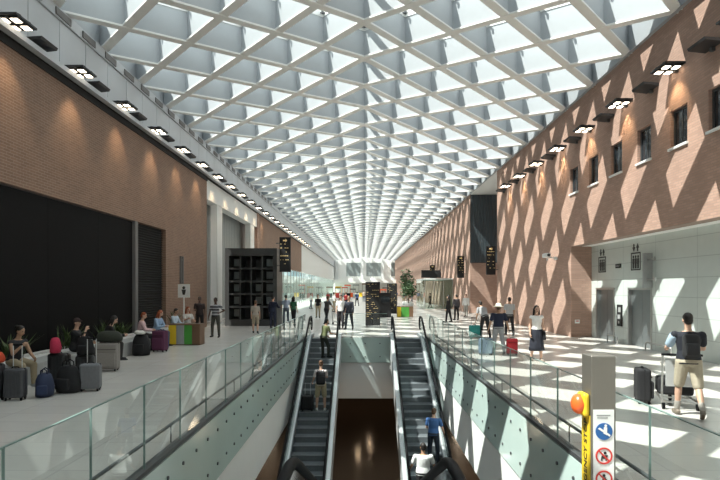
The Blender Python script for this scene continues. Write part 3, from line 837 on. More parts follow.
# far right: glazed vestibule and trees
g = thing('glass_vestibule', 'glazed entrance box against the far right brick wall', 'vestibule', (7.6, 57, 0))
for k in range(3):
    b = MB(); b.box(-1.4+k*.95, 0, .05, -1.4+k*.95+.9, .03, 3.0); b.build('glass_panel', M['glassf'], g)
b = MB(); b.box(-1.42, .05, .05, -1.39, 9, 3.0); b.build('glass_panel', M['glassf'], g)
b = MB(); b.box(-1.45, -.05, 3.0, 1.45, 9, 3.15); b.build('roof', M['white_col'], g)
for k in range(4):
    b = MB(); b.box(-1.44+k*.95, -.03, 0, -1.44+k*.95+.05, .06, 3.0); b.build('mullion', M['steel'], g)
def tree(label, x, y, hgt, seed):
    g = thing('indoor_tree', label, 'tree', (x, y, 0)); rr = random.Random(seed)
    b = MB(); b.cyl((0, 0, 0), .45, .6, 'z', 0, 16, .55); b.build('pot', M['white_col'], g)
    b = MB(); b.tube([(0, 0, .5), (.05, .03, hgt*.5), (-.05, 0, hgt*.8)], [.07, .05, .03]); b.build('trunk', M['trunk'], g)
    b = MB()
    for k in range(420):
        u = Vector((rr.gauss(0, 1), rr.gauss(0, 1), rr.gauss(0, 1))).normalized()*(rr.random()**.4)
        c = Vector((u.x*.85, u.y*.85, hgt*.68+u.z*hgt*.32)); d = Vector((rr.gauss(0, 1), rr.gauss(0, 1), rr.gauss(0, .6))).normalized(); s_ = d.orthogonal().normalized()*.07
        b.add([c, c+d*.16+s_, c+d*.34, c+d*.16-s_], [(0, 1, 2, 3)])
    b.build('foliage', M['leafd'], g)
tree('tall leafy indoor tree at the far right before the end wall', 4.9, 64, 4.4, 3)
tree('lower leafy indoor tree next to the glazed vestibule on the far right', 4.6, 58, 2.9, 4)

# shops and seats at the end of the hall
rr = random.Random(11)
kinds = ['kiosk', 'brown', 'signred', 'grey', 'blackmatte', 'orange', 'pale', 'yellow']
for k in range(16):
    x = -7.6+k*.98; y = 120+(k % 2)*14+rr.uniform(0, 8); hgt = rr.uniform(1.2, 3.0)
    c = ['dark', 'brown', 'red', 'grey', 'black', 'orange', 'pale', 'yellow'][k % 8]
    g = thing('market_stall', 'far off %s stall before the end wall, %s from the left' % (c, ordinal(k)), 'stall', (x, y, 0), 0, 'stalls at the end of the hall')
    b = MB(); b.rbox((0, 0, .5), (1.3, 1, 1.0), .04, seg=1); b.build('counter', M[kinds[k % 8]], g)
    b = MB()
    for sx in (-.6, .6): b.box(sx-.04, .35, 1.0, sx+.04, .45, hgt)
    b.box(-.7, -.4, hgt, .7, .5, hgt+.25); b.build('canopy', M[kinds[(k*3+1) % 8]], g)

# lamps of the lower storey, seen only as gleams on its floor
for x, y in ((-.35, 33), (.35, 35), (-3.5, 30), (4, 31)):
    l = bpy.data.lights.new('lower_lamp_or_fill', 'POINT'); l.energy = 6; l.color = (1, .72, .45); l.shadow_soft_size = .06
    o = bpy.data.objects.new('lower_lamp_or_fill', l); COL.objects.link(o); o.location = (x, y, -2.75)
for x, y in ((-6, 22), (6, 22), (-6.5, 38), (6.5, 38)):  # unseen fill lights added at the sides to lift the lower storey's ambient
    l = bpy.data.lights.new('lower_lamp_or_fill', 'POINT'); l.energy = 120; l.color = (1, .78, .55); l.shadow_soft_size = .4
    o = bpy.data.objects.new('lower_lamp_or_fill', l); COL.objects.link(o); o.location = (x, y, -3.1)
# ---------------------------------------------------------------- people
_cl = {}
def cloth(col, rough=.85):
    k = tuple(round(c, 3) for c in col)
    if k not in _cl: _cl[k] = mat('cloth_%d' % len(_cl), col, rough, var=.14, scale=20, bump=.15)
    return _cl[k]
def skinmat(col):
    k = ('s',)+tuple(col)
    if k not in _cl: _cl[k] = mat('skin_%d' % len(_cl), col, .55, var=.06, scale=15)
    return _cl[k]
EYE = mat('eye_dark', (.02, .015, .012), .3); LIP = mat('lip_tone', (.35, .12, .10), .5)
LIGHT, TAN_, DARK = (.58, .36, .26), (.42, .25, .16), (.09, .05, .035)
BLACK, NAVY, GREY, WHITE = (.012, .012, .014), (.014, .020, .045), (.30, .30, .30), (.78, .78, .76)
KHAKI, JEANS, OLIVE, LBLUE, PINK = (.36, .30, .20), (.10, .12, .16), (.12, .14, .06), (.30, .42, .60), (.62, .36, .40)
HAIRD, HAIRB, HAIRR = (.014, .010, .008), (.09, .045, .022), (.30, .07, .025)
FACES = []

def hand(b, w, d, side, fwd, curl, s):
    """palm, four unequal bent fingers and a thumb that leaves the side of the palm"""
    d = d.normalized()
    inward = Vector(side)                     # palm normal (towards the body)
    inward = (inward-d*inward.dot(d)).normalized()
    across = d.cross(inward).normalized()
    if across.dot(fwd) < 0: across = -across  # thumb side looks forward
    pm = w+d*.045*s
    b.loft([(w-d*.01*s, across*.026*s, inward*.018*s), (w+d*.03*s, across*.036*s, inward*.016*s), (w+d*.075*s, across*.040*s, inward*.014*s), (w+d*.088*s, across*.036*s, inward*.010*s)], n=12)
    for q, (o, l) in enumerate(((.029, .070), (.010, .080), (-.010, .074), (-.028, .058))):
        p0 = w+d*.078*s+across*o*s
        c = curl*(1+.12*q)
        d1 = (d*math.cos(c*.6)+inward*math.sin(c*.6)); p1 = p0+d1*l*.52*s
        d2 = (d*math.cos(c*1.6)+inward*math.sin(c*1.6)); p2 = p1+d2*l*.50*s
        b.cap(p0, p1, .0098*s, .0092*s, n=8); b.cap(p1, p2, .0092*s, .0078*s, n=8)
    p0 = w+d*.022*s+across*.026*s
    d1 = (d*.62+across*.72+inward*.28).normalized(); p1 = p0+d1*.040*s
    d2 = (d*.86+across*.30+inward*.42).normalized(); p2 = p1+d2*.032*s
    b.cap(p0, p1, .0125*s, .0108*s, n=8); b.cap(p1, p2, .0108*s, .009*s, n=8)

def person(label, loc, yaw, h=1.72, lean=0, hips=None, legL=(0, 4, 0), legR=(0, 4, 0), armL=(5, 10, 12, 8), armR=(5, 10, 12, 8), head=(0, 0),
           skin=LIGHT, top=BLACK, sleeve='short', bottom=JEANS, legs='trousers', shoes=BLACK, hair=HAIRD, hstyle='short', hat=None, fem=False, girth=1.0,
           seat=None, group=None, curl=.7, socks=None, vox=.0105, stripe=None):
    s = h/1.75
    g = thing('person', label, 'person', loc, R(yaw), group)
    ln = R(lean); u = Vector((0, math.sin(ln), math.cos(ln))); f = Vector((0, math.cos(ln), -math.sin(ln))); r = Vector((1, 0, 0))
    P = Vector((0, 0, .93*s))
    shw = (.165 if fem else .185)*s; hpw = .088*s
    joints = {}
    # legs
    for nm, sd, (fl, ab, kn) in (('L', -1, legL), ('R', 1, legR)):
        a, bb, k = R(fl), R(ab), R(kn)
        hip = P+Vector((sd*hpw, 0, -.02*s))
        td = Vector((sd*math.sin(bb), math.sin(a)*math.cos(bb), -math.cos(a)*math.cos(bb)))
        knee = hip+td*.43*s
        sdv = Vector((sd*math.sin(bb)*.4, math.sin(a-k), -math.cos(a-k))).normalized()
        ank = knee+sdv*.41*s
        pitch = max(-1.0, min(.25, (a-k)*.75))           # the foot follows the shin when the heel lifts
        fd = Vector((sd*.14, math.cos(pitch), math.sin(pitch))).normalized() if (a-k) < -.25 else Vector((sd*.14, 1, 0)).normalized()
        heel = ank+Vector((0, 0, -.055*s))-fd*.045*s; toe = ank+fd*.165*s+Vector((0, 0, -.062*s))
        joints[nm] = (hip, knee, ank, heel, toe)
    low = min(min(j[3].z, j[4].z) for j in joints.values())-.03*s
    lift = -low if seat is None else seat-(P.z-.125*s*girth)
    up = Vector((0, 0, lift)); P = P+up
    for nm in joints: joints[nm] = tuple(q+up for q in joints[nm])
    gx = girth
    def T(t, x=0, y=0): return P+u*(t*s)+r*(x*s)+f*(y*s)
    hx = .165 if not fem else .172; wx = .142 if not fem else .122
    tor = [(-.10, .10, .085, 0), (-.03, hx*.98, .118, -.005), (.05, hx*.97, .115, 0), (.16, wx, .100, .005), (.30, .155, .115, .005), (.40, .168 if not fem else .152, .112, .0), (.455, .145 if not fem else .13, .085, -.008), (.495, .075, .062, -.012)]
    body = MB()
    body.loft([(T(t, 0, y), r*(x*gx*s), f*(d*gx*s)) for t, x, d, y in tor])
    # neck and head
    hy, hp = R(head[0]), R(head[1])
    nb = T(.48, 0, -.012); hc0 = T(.575, 0, .012)
    hm = Matrix.Rotation(hy, 3, 'Z') @ Matrix.Rotation(-ln*.6 if not hp else -ln*.6-hp*-1*-1, 3, 'X') if False else Matrix.Rotation(hy, 3, 'Z') @ Matrix.Rotation(-(ln*.35)-hp, 3, 'X')
    def H(x, y, z): return hc0+hm @ Vector((x*s, y*s, z*s))
    body.cap(nb, H(0, -.008, .03), .056*s, .052*s)
    body.ell(H(0, -.005, .125), (.073*s, .093*s, .098*s), rot=hm, n=18, k=12)       # cranium
    body.ell(H(0, .022, .065), (.056*s, .066*s, .072*s), rot=hm, n=16, k=10)        # jaw and chin
    body.cap(H(0, .086, .105), H(0, .102, .076), .010*s, .015*s, n=8)               # nose
    body.ell(H(0, .082, .045), (.024*s, .012*s, .011*s), rot=hm)                    # lips
    for sd in (-1, 1): body.ell(H(sd*.074, -.008, .095), (.010*s, .020*s, .031*s), rot=hm)
    # arms
    arms = {}
    for nm, sd, (fl, ab, el, inn) in (('L', -1, armL), ('R', 1, armR)):
        a, bb, e, c = R(fl), R(ab), R(el), R(inn)
        sh = T(.425, 0, -.005)+r*(sd*shw*min(gx, 1.12))
        def loc3(x, y, z): return r*x+f*y+u*z
        ud = loc3(sd*math.sin(bb), math.sin(a)*math.cos(bb), -math.cos(a)*math.cos(bb))
        elb = sh+ud*.285*s
        b2 = bb-c
        fdv = loc3(sd*math.sin(b2), math.sin(a+e)*math.cos(b2), -math.cos(a+e)*math.cos(b2)).normalized()
        wr = elb+fdv*.245*s
        arms[nm] = (sh, elb, wr, fdv)
        body.cap(T(.40, sd*.09), sh, .060*s, .050*s); body.cap(sh, elb, .049*s*gx, .038*s); body.cap(elb, wr, .039*s, .026*s)
        hand(body, wr, fdv, -r*sd if abs(fdv.dot(r)) < .8 else -f, f if abs(fdv.dot(f)) < .85 else u, curl, s)
    # legs and feet
    for nm, (hip, knee, ank, heel, toe) in joints.items():
        body.cap(hip, knee, .088*s*gx, .056*s); body.cap(knee, knee.lerp(ank, .3), .054*s, .056*s); body.cap(knee.lerp(ank, .3), ank, .056*s, .036*s)
        body.cap(heel, toe, .033*s, .026*s); body.cap(ank, heel.lerp(toe, .35), .034*s, .032*s)
    sk = skinmat(skin)
    ob = body.build('body', [sk, EYE, LIP], g); remesh(ob, vox, 2)
    FACES.append((ob, [H(sd*.030, .082, .112) for sd in (-1, 1)], H(0, .093, .045), s))
    # shirt
    if top is not None:
        b = MB(); o = .016
        b.loft([(T(t, 0, y), r*((x*gx+o)*s), f*((d*gx+o)*s)) for t, x, d, y in [(-.06, hx, .118, 0)]+tor[2:7]+[(.482, .088, .068, -.012)]])
        for nm, sd in (('L', -1), ('R', 1)):
            sh, elb, wr, fdv = arms[nm]
            b.cap(T(.40, sd*.09), sh, .074*s, .064*s)
            if sleeve == 'none': continue
            if sleeve == 'short': b.cap(sh, sh.lerp(elb, .62), .064*s*gx, .058*s*gx)
            else: b.cap(sh, elb, .063*s*gx, .053*s); b.cap(elb, elb.lerp(wr, .90), .053*s, .041*s)
        tm = [cloth(top)]+([cloth(stripe)] if stripe else [])
        ob = b.build('shirt', tm, g); remesh(ob, vox*1.1, 2)
        if stripe: STRIPES.append(ob)
    # lower garment
    if legs != 'skirt':
        b = MB(); o = .018
        b.loft([(T(t, 0, y), r*((x*gx+o*.9)*s), f*((d*gx+o*.9)*s)) for t, x, d, y in [(-.10, .11, .09, 0), (-.03, hx, .118, -.005), (.04, hx*.95, .112, 0), (.08, hx*.92, .108, 0)]])
        for nm, (hip, knee, ank, heel, toe) in joints.items():
            if legs == 'trousers':
                b.cap(hip, knee, .104*s*gx, .074*s); b.cap(knee, ank+(knee-ank)*.02, .074*s, .056*s)
            else:
                b.cap(hip, hip.lerp(knee, .92), .106*s*gx, .086*s)
        ob = b.build('trousers' if legs == 'trousers' else 'shorts', cloth(bottom), g); remesh(ob, vox*1.1, 2)
    else:
        kn = (joints['L'][1]+joints['R'][1])/2; an = (joints['L'][2]+joints['R'][2])/2
        hem = kn.lerp(an, .42); b = MB(); rs = []
        n = 28
        for t, x, d in ((.13, .128, .105), (.05, hx+.015, .13)):
            rs.append([T(t)+r*(x*s*math.cos(2*math.pi*q/n))+f*(d*s*math.sin(2*math.pi*q/n)) for q in range(n)])
        for k in range(1, 6):
            c = T(.0).lerp(hem, k/5); w = .185+.055*k/5
            rs.append([c+Vector((w*s*(1+.05*math.sin(7*2*math.pi*q/n)*k/5)*math.cos(2*math.pi*q/n), (w*.8)*s*(1+.05*math.sin(7*2*math.pi*q/n)*k/5)*math.sin(2*math.pi*q/n), 0)) for q in range(n)])
        b.rings(rs); b.build('skirt', cloth(bottom), g, smooth=True)
    for nm, (hip, knee, ank, heel, toe) in joints.items():
        if shoes is None: break
        b = MB(); b.cap(heel+Vector((0, 0, .006)), toe, .041*s, .034*s); b.cap(ank+Vector((0, 0, .0)), heel.lerp(toe, .35), .043*s, .040*s)
        b.bar(heel+Vector((0, 0, -.024*s)), toe+Vector((0, 0, -.020*s)), .070*s, .018*s)
        ob = b.build('shoe', cloth(shoes, .6), g); remesh(ob, .009, 1)
        if socks:
            b = MB(); b.cap(ank+(knee-ank)*.28, ank, .052*s, .043*s); b.build('sock', cloth(socks), g, smooth=True)
    # hair
    if hstyle != 'bald':
        b = MB(); b.ell(H(0, -.018, .145), (.080*s, .095*s, .090*s), rot=hm, n=18, k=12); b.ell(H(0, -.045, .095), (.072*s, .068*s, .075*s), rot=hm, n=16, k=10)
        if hstyle == 'long':
            for x in (-.055, 0, .055): b.cap(H(x, -.060, .10), H(x*1.35, -.075, -.075), .045*s, .030*s)
            for sd in (-1, 1): b.cap(H(sd*.070, -.01, .13), H(sd*.088, .005, -.06), .027*s, .022*s)
        if hstyle == 'bun': b.ell(H(0, -.105, .175), (.042*s,)*3)
        ob = b.build('hair', cloth(hair, .6), g); remesh(ob, .010, 1)
    if hat:
        b = MB()
        if hat[0] == 'brim':
            n = 28
            def ring(rad, z, ov=1.0): return [H(rad*math.cos(2*math.pi*q/n), rad*1.08*math.sin(2*math.pi*q/n)-.012, z) for q in range(n)]
            b.rings([ring(.185, .135), ring(.19, .142), ring(.10, .168), ring(.092, .215), ring(.080, .250), ring(.03, .258)])
            b.build('hat', cloth(hat[1]), g, smooth=True)
        else:
            b.ell(H(0, -.008, .160), (.083*s, .100*s, .086*s), rot=hm, n=18, k=10); b.cap(H(-.035, .085, .152), H(.035, .085, .152), .018*s, .018*s); b.cap(H(-.028, .135, .145), H(.028, .135, .145), .011*s, .011*s)
            b.cap(H(0, .08, .152), H(0, .14, .146), .03*s, .02*s)
            ob = b.build('cap', cloth(hat[1]), g); remesh(ob, .009, 1)
    g['__h'] = 1
    del g['__h']
    W = g.matrix_basis
    return dict(root=g, T=T, H=H, arms=arms, joints=joints, s=s, P=P, r=r, f=f, u=u)
STRIPES = []
def world(p, v):
    m = Matrix.Translation(p['root'].location) @ Matrix.Rotation(p['root'].rotation_euler.z, 4, 'Z')
    return m @ Vector(v)

def paint_faces():
    for ob, eyes, lip, s in FACES:
        for p in ob.data.polygons:
            c = p.center
            if (c-lip).length < .022*s: p.material_index = 2
            for e in eyes:
                if (c-e).length < .0135*s: p.material_index = 1
    for ob in STRIPES:
        for p in ob.data.polygons:
            if p.center.z > .9 and int((p.center.z-.9)/.065) % 2: p.material_index = 1

# ---------------------------------------------------------------- things they carry
def backpack(label, p, col, w=.30, hgt=.44, d=.17, z=.12, straps=True):
    """worn on the back of figure p"""
    T = p['T']; c = T(z+hgt/2, 0, -.115-d/2-.012)
    g = thing('backpack', label, 'backpack', world(p, c), p['root'].rotation_euler.z)
    ln = math.atan2(p['u'].y, p['u'].z)
    g.rotation_euler = (-ln, 0, p['root'].rotation_euler.z)
    b = MB(); b.rbox((0, 0, 0), (w, d, hgt), .07, seg=4); b.build('main_bag', cloth(col), g, smooth=True)
    b = MB(); b.rbox((0, -d/2-.02, -hgt*.14), (w*.76, .07, hgt*.52), .03, seg=3); b.build('front_pocket', cloth(tuple(c_*1.25 for c_ in col)), g, smooth=True)
    if straps:
        for sd in (-1, 1):
            b = MB(); x = sd*w*.30
            b.tube([(x, d/2-.02, hgt*.36), (x, d/2+.06, hgt*.50), (x, d/2+.20, hgt*.46), (x*1.1, d/2+.275, hgt*.2), (x*1.25, d/2+.22, -hgt*.15), (x*1.25, d/2, -hgt*.35)], .022, n=8, flat=.5); b.build('strap', cloth(col), g, smooth=True)
    b = MB(); b.tube([(-.03, d/2-.03, hgt*.49), (-.02, d/2-.03, hgt*.56), (.02, d/2-.03, hgt*.56), (.03, d/2-.03, hgt*.49)], .010); b.build('grab_loop', cloth(col), g, smooth=True)
    return g
def suitcase(label, x, y, rz, col, w=.42, d=.26, hgt=.60, handle=.42, z=0, hard=True, band=None, four=True, group=None):
    g = thing('suitcase', label, 'suitcase', (x, y, z), R(rz), group)
    c = cloth(col, .45 if hard else .85); zb = .05
    b = MB(); b.rbox((0, 0, zb+hgt/2), (w, d, hgt), .05, seg=3)
    if hard:
        for q in range(5): b.rbox(((q-2)*w*.18, -d/2-.002, zb+hgt/2), (w*.05, .012, hgt*.8), .004, seg=1)
    b.build('shell', c, g)
    b = MB(); b.rbox((0, 0, zb+hgt/2), (w+.008, .022, hgt+.008), .05, seg=3); b.build('zip_band', cloth(band or tuple(q*.5 for q in col)), g)
    if not hard:
        b = MB(); b.rbox((0, -d/2-.02, zb+hgt*.36), (w*.86, .05, hgt*.52), .02, seg=2); b.build('front_pocket', c, g)
        b = MB(); b.bar((-w*.44, -d/2-.006, zb+hgt*.76), (w*.44, -d/2-.006, zb+hgt*.76), .012, .02); b.build('zip', cloth(tuple(q*.4 for q in col)), g)
    for sx in (-1, 1):
        for sy in ((-1, 1) if four else (1,)):
            b = MB(); b.cyl((sx*w*.38-.012, sy*d*.34, .028), .028, .024, 'x', 0, 12); b.box(sx*w*.38-.018, sy*d*.34-.015, .03, sx*w*.38+.018, sy*d*.34+.015, .06); b.build('wheel', M['rubber'], g)
    if handle:
        b = MB()
        for sx in (-1, 1): b.cyl((sx*w*.22, d*.36, zb+hgt-.02), .009, handle+.02, 'z', 0, 8)
        b.build('telescopic_handle', M['steel_l'], g); b = MB(); b.rbox((0, d*.36, zb+hgt+handle), (w*.5, .03, .03), .012, seg=2); b.build('grip', M['rubber'], g)
    b = MB(); b.tube([(-.07, 0, zb+hgt), (-.05, 0, zb+hgt+.025), (.05, 0, zb+hgt+.025), (.07, 0, zb+hgt)], .010); b.build('carry_handle', M['rubber'], g, smooth=True)
    return g
def softbag(name, label, cat, x, y, z, rz, col, w, d, hgt, pocket=True, loops=True, seedv=1):
    g = thing(name, label, cat, (x, y, z), R(rz)); rr = random.Random(seedv)
    b = MB(); b.loft([((0, 0, 0.004), (w*.42, 0, 0), (0, d*.40, 0)), ((0, 0, .02), (w*.5, 0, 0), (0, d*.5, 0)), ((.01, 0, hgt*.35), (w*.52, 0, 0), (0, d*.53, 0)), ((-.005, .01, hgt*.7), (w*.47, 0, 0), (0, d*.47, 0)), ((0, 0, hgt*.93), (w*.36, 0, 0), (0, d*.30, 0)), ((0, 0, hgt), (w*.20, 0, 0), (0, d*.12, 0))], n=24)
    b.build('bag_body', cloth(col), g, smooth=True)
    if pocket:
        b = MB(); b.rbox((0, -d*.50, hgt*.34), (w*.6, .07, hgt*.42), .03, seg=3); b.build('front_pocket', cloth(tuple(q*1.3 for q in col)), g, smooth=True)
    if loops:
        for sy in (-1, 1):
            b = MB(); b.tube([(-w*.2, sy*d*.14, hgt*.90), (-w*.16, sy*d*.16, hgt*1.12), (0, sy*d*.16, hgt*1.2), (w*.16, sy*d*.16, hgt*1.12), (w*.2, sy*d*.14, hgt*.90)], .012); b.build('carry_loop', cloth(tuple(q*.7 for q in col)), g, smooth=True)
    return g
# ---------------------------------------------------------------- seated travellers and luggage on the left
BX = -7.62
SIT = dict(legL=(82, 6, 84), legR=(82, 6, 84), seat=.442)
person('seated woman in a dark sleeveless top and khaki trousers, hand at her mouth', (BX-.02, 12.25, 0), -112, 1.72, lean=14, skin=TAN_, top=(.03,.03,.035), sleeve='none', bottom=KHAKI, shoes=(.3,.3,.3), hair=HAIRD, fem=True,
       armR=(45, 12, 112, 40), armL=(38, 10, 40, 25), head=(15, 8), hstyle='bun', **SIT)
person('seated woman in a dark cap and black clothes drinking, arm raised', (-7.75, 15.0, 0), -80, 1.70, lean=6, skin=LIGHT, top=BLACK, sleeve='short', bottom=BLACK, hair=HAIRD, fem=True, hstyle='short', hat=('cap', (.05,.03,.03)),
       armR=(62, 8, 110, 30), armL=(40, 8, 40, 25), head=(-20, -6), **SIT)
person('person in black with long dark hair seated behind the tall beige suitcase', (-7.68, 16.6, 0), -60, 1.76, lean=20, skin=LIGHT, top=BLACK, sleeve='long', bottom=(.03,.03,.03), hair=HAIRD, fem=True, hstyle='long',
       armR=(52, 8, 62, 30), armL=(50, 8, 62, 30), head=(-10, 18), **SIT)
person('red-haired person in a pale pink top seated facing right', (-7.68, 19.2, 0), -70, 1.68, lean=10, skin=LIGHT, top=(.66,.46,.48), sleeve='long', bottom=BLACK, hair=HAIRR, fem=True, hstyle='short',
       armR=(35, 8, 60, 30), armL=(35, 8, 60, 30), head=(-15, 8), **SIT)
person('red-haired person in a light blue shirt seated facing the hall', (-7.74, 20.85, 0), -105, 1.72, lean=14, skin=LIGHT, top=LBLUE, sleeve='long', bottom=JEANS, hair=HAIRR, fem=True, hstyle='long',
       armR=(40, 8, 70, 35), armL=(40, 8, 70, 35), head=(15, 14), **SIT)
person('person in a pale blue shirt seated just left of the recycling bins', (-7.70, 22.6, 0), -100, 1.70, lean=10, skin=TAN_, top=(.50,.60,.70), sleeve='long', bottom=NAVY, hair=HAIRD, armR=(35, 8, 60, 30), armL=(35, 8, 60, 30), head=(0, 10), **SIT)
person('dark-skinned man in black standing behind the recycling bins', (-7.75, 26.4, 0), -165, 1.74, skin=DARK, top=(.03,.02,.02), sleeve='short', bottom=BLACK, hair=HAIRD, armR=(20, 10, 70, 20))
person('red-haired woman in a white and black top seated behind the recycling bins', (-7.60, 24.1, 0), -140, 1.72, lean=5, skin=LIGHT, top=(.6,.58,.56), sleeve='short', bottom=BLACK, hair=HAIRR, fem=True, hstyle='long', armR=(50, 10, 60, 20), armL=(35, 10, 60, 20), head=(10, 5), **SIT)
person('man in a black and grey striped shirt standing alone, hand on hip', (-6.52, 24.6, 0), 175, 1.74, skin=DARK, top=(.03,.03,.035), stripe=(.40,.40,.42), sleeve='short', bottom=(.06,.06,.05), hair=HAIRD, legL=(6, 9, 4), legR=(-4, 9, 2), armL=(-18, 42, 62, 95), armR=(8, 12, 20, 8), head=(-10, 4))

suitcase('charcoal suitcase with its handle up, nearest on the left floor', -6.69, 10.75, 8, (.055,.057,.065), .36, .25, .56, .44)
suitcase('dark suitcase cut by the left picture edge', -7.08, 10.65, 3, (.03,.03,.035), .38, .28, .66, 0)
softbag('backpack', 'red and orange bag lying on the dark suitcase at the left picture edge', 'bag', -7.05, 10.68, .722, 0, (.50,.06,.02), .36, .26, .22)
softbag('duffel_bag', 'low navy bag on the floor just right of the nearest charcoal suitcase', 'bag', -6.36, 11.15, 0, 20, (.02,.03,.07), .32, .55, .46)
softbag('duffel_bag', 'bulging black bag on the floor in front of the luggage heap', 'bag', -6.10, 11.55, 0, -10, BLACK, .50, .36, .56)
suitcase('slate grey suitcase with a long raised handle, right of the bulging black bag', -5.72, 11.72, 12, (.16,.165,.18), .40, .26, .52, .52)
suitcase('black suitcase standing upright by the knees of the woman in the sleeveless top', -6.72, 12.35, -5, (.025,.027,.03), .42, .26, .66, 0)
softbag('jacket', 'bright pink red bundle on top of the upright black suitcase', 'bag', -6.78, 12.30, .722, 10, (.50,.03,.08), .22, .24, .34, False, False)
suitcase('tall dark suitcase with a raised handle behind the bulging black bag', -6.20, 12.5, 5, (.035,.037,.04), .40, .26, .60, .40)
softbag('backpack', 'black backpack perched on the tall dark suitcase', 'bag', -6.18, 12.41, .662, 0, BLACK, .36, .22, .42)
suitcase('small grey suitcase in the shade left of the beige one', -6.95, 15.1, 5, (.13,.13,.135), .36, .24, .56, 0)
suitcase('big beige-grey soft suitcase with an olive jacket on top', -6.66, 14.55, 6, (.27,.25,.235), .56, .30, .68, 0, hard=False)
softbag('jacket', 'crumpled olive jacket lying on the big beige-grey suitcase', 'jacket', -6.64, 14.6, .752, 0, (.035,.04,.03), .66, .34, .28, False, False)
softbag('duffel_bag', 'large round black bag on the floor left of the purple suitcase', 'bag', -7.12, 17.9, 0, 0, BLACK, .54, .46, .68)
softbag('pillow', 'white neck pillow lying on the large round black bag', 'pillow', -7.12, 17.78, .682, 0, (.72,.70,.66), .34, .22, .12, False, False)
suitcase('dark purple suitcase standing between the round black bag and the bins', -6.88, 18.9, -15, (.11,.03,.075), .46, .30, .66, 0, hard=False)
softbag('backpack', 'blue and black backpack on the floor left of the recycling bins', 'backpack', -7.15, 19.95, 0, 10, (.03,.06,.16), .36, .28, .56)

# ---------------------------------------------------------------- walking crowd, left and middle
def at(px, pyb): return on_floor(px, pyb)
p = person('woman in a beige top and shorts walking away before the dark kiosk', at(255.5, 333.5), 5, 1.56, skin=LIGHT, top=(.40,.35,.30), bottom=(.36,.30,.22), legs='shorts', hair=HAIRB, fem=True, legL=(10, 4, 4), legR=(-8, 4, 10))
person('man in dark navy standing at the right corner of the dark kiosk', at(273, 328.5), -20, 1.74, skin=LIGHT, top=NAVY, sleeve='long', bottom=NAVY, hair=HAIRD, armR=(30, 10, 60, 10))
person('man in a pale blue shirt between the navy man and the woman in green', at(286, 324), 10, 1.74, skin=LIGHT, top=(.38,.44,.56), bottom=JEANS, hair=HAIRD)
person('woman in a dark green top with long dark hair beyond the kiosk corner', at(293.5, 325.5), -30, 1.66, skin=LIGHT, top=(.03,.13,.06), bottom=BLACK, hair=HAIRD, fem=True, hstyle='long', legL=(10, 4, 4), legR=(-8, 4, 8))
pc = person('person in dark clothes pushing a loaded trolley beyond the left escalator', at(326.5, 325), -40, 1.70, lean=10, skin=TAN_, top=(.04,.035,.03), bottom=BLACK, hair=HAIRB, armL=(45, 8, 20, 5), armR=(45, 8, 20, 5), legL=(18, 4, 8), legR=(-16, 4, 10))
person('person in a white shirt and dark trousers walking beyond the left escalator', at(341, 328), 170, 1.76, skin=LIGHT, top=WHITE, bottom=(.03,.03,.035), hair=HAIRD, legL=(12, 4, 4), legR=(-10, 4, 10))
person('person in dark clothes walking right beside the one in the white shirt', at(349, 329.5), 165, 1.76, skin=TAN_, top=(.03,.035,.05), sleeve='long', bottom=(.02,.025,.035), hair=HAIRD, legL=(-12, 4, 12), legR=(14, 4, 4))
rr = random.Random(21)
cols = [('dark', BLACK), ('white', WHITE), ('red', (.4,.04,.04)), ('blue', (.06,.12,.3)), ('grey', GREY), ('beige', (.45,.38,.3))]
far = [(318, 318), (334, 312), (346, 309), (357, 306), (404, 305), (420, 306), (430, 308), (311, 309), (328, 305), (396, 303), (385, 301), (364, 302), (412, 302), (340, 302)]
for k, (px, py) in enumerate(far):
    c = cols[k % 6]
    person('%s-topped traveller far down the hall, %s from the left' % (c[0], ordinal(sorted(far).index((px, py)))), at(px, py), rr.choice([0, 180, 90, -60, 30]), rr.uniform(1.6, 1.8), skin=rr.choice([LIGHT, TAN_]), top=c[1], bottom=rr.choice([BLACK, JEANS, KHAKI]), hair=rr.choice([HAIRD, HAIRB]), fem=k % 2 == 0,
           legL=(12, 4, 4), legR=(-10, 4, 8), vox=.02, group='travellers far down the hall')

# ---------------------------------------------------------------- right side
person('leftmost of three dark figures by the recess, woman in black facing left', at(448.5, 322), 60, 1.70, skin=LIGHT, top=BLACK, sleeve='long', bottom=BLACK, hair=HAIRD, fem=True, hstyle='long', legL=(10, 4, 4), legR=(-8, 4, 6))
person('man in a dark grey top close behind the woman in black by the recess', at(456.5, 320), 20, 1.72, skin=TAN_, top=(.06,.06,.07), sleeve='long', bottom=BLACK, hair=HAIRD)
person('person in a white top walking under the blue-grey screen', at(466, 317), 150, 1.70, skin=LIGHT, top=WHITE, sleeve='long', bottom=(.35,.33,.3), hair=HAIRB, legL=(12, 4, 4), legR=(-10, 4, 8))
person('stooping person in a grey shirt with a teal suitcase', at(485, 338.5), 20, 1.70, lean=38, skin=TAN_, top=(.33,.33,.34), sleeve='short', bottom=(.02,.02,.022), hair=HAIRD, armL=(40, 10, 15, 5), armR=(30, 10, 30, 5), legL=(14, 4, 12), legR=(-8, 4, 12))
q = at(474.5, 338.5); suitcase('teal suitcase rolled by the stooping person in grey', q.x, q.y, 15, (.01,.20,.19), .44, .26, .52, .3)
person('man in a light grey T-shirt and dark trousers behind the person in the white hat', at(509.5, 335.5), 5, 1.72, skin=TAN_, top=(.40,.40,.41), bottom=BLACK, hair=HAIRD, legL=(10, 4, 4), legR=(-8, 4, 8))
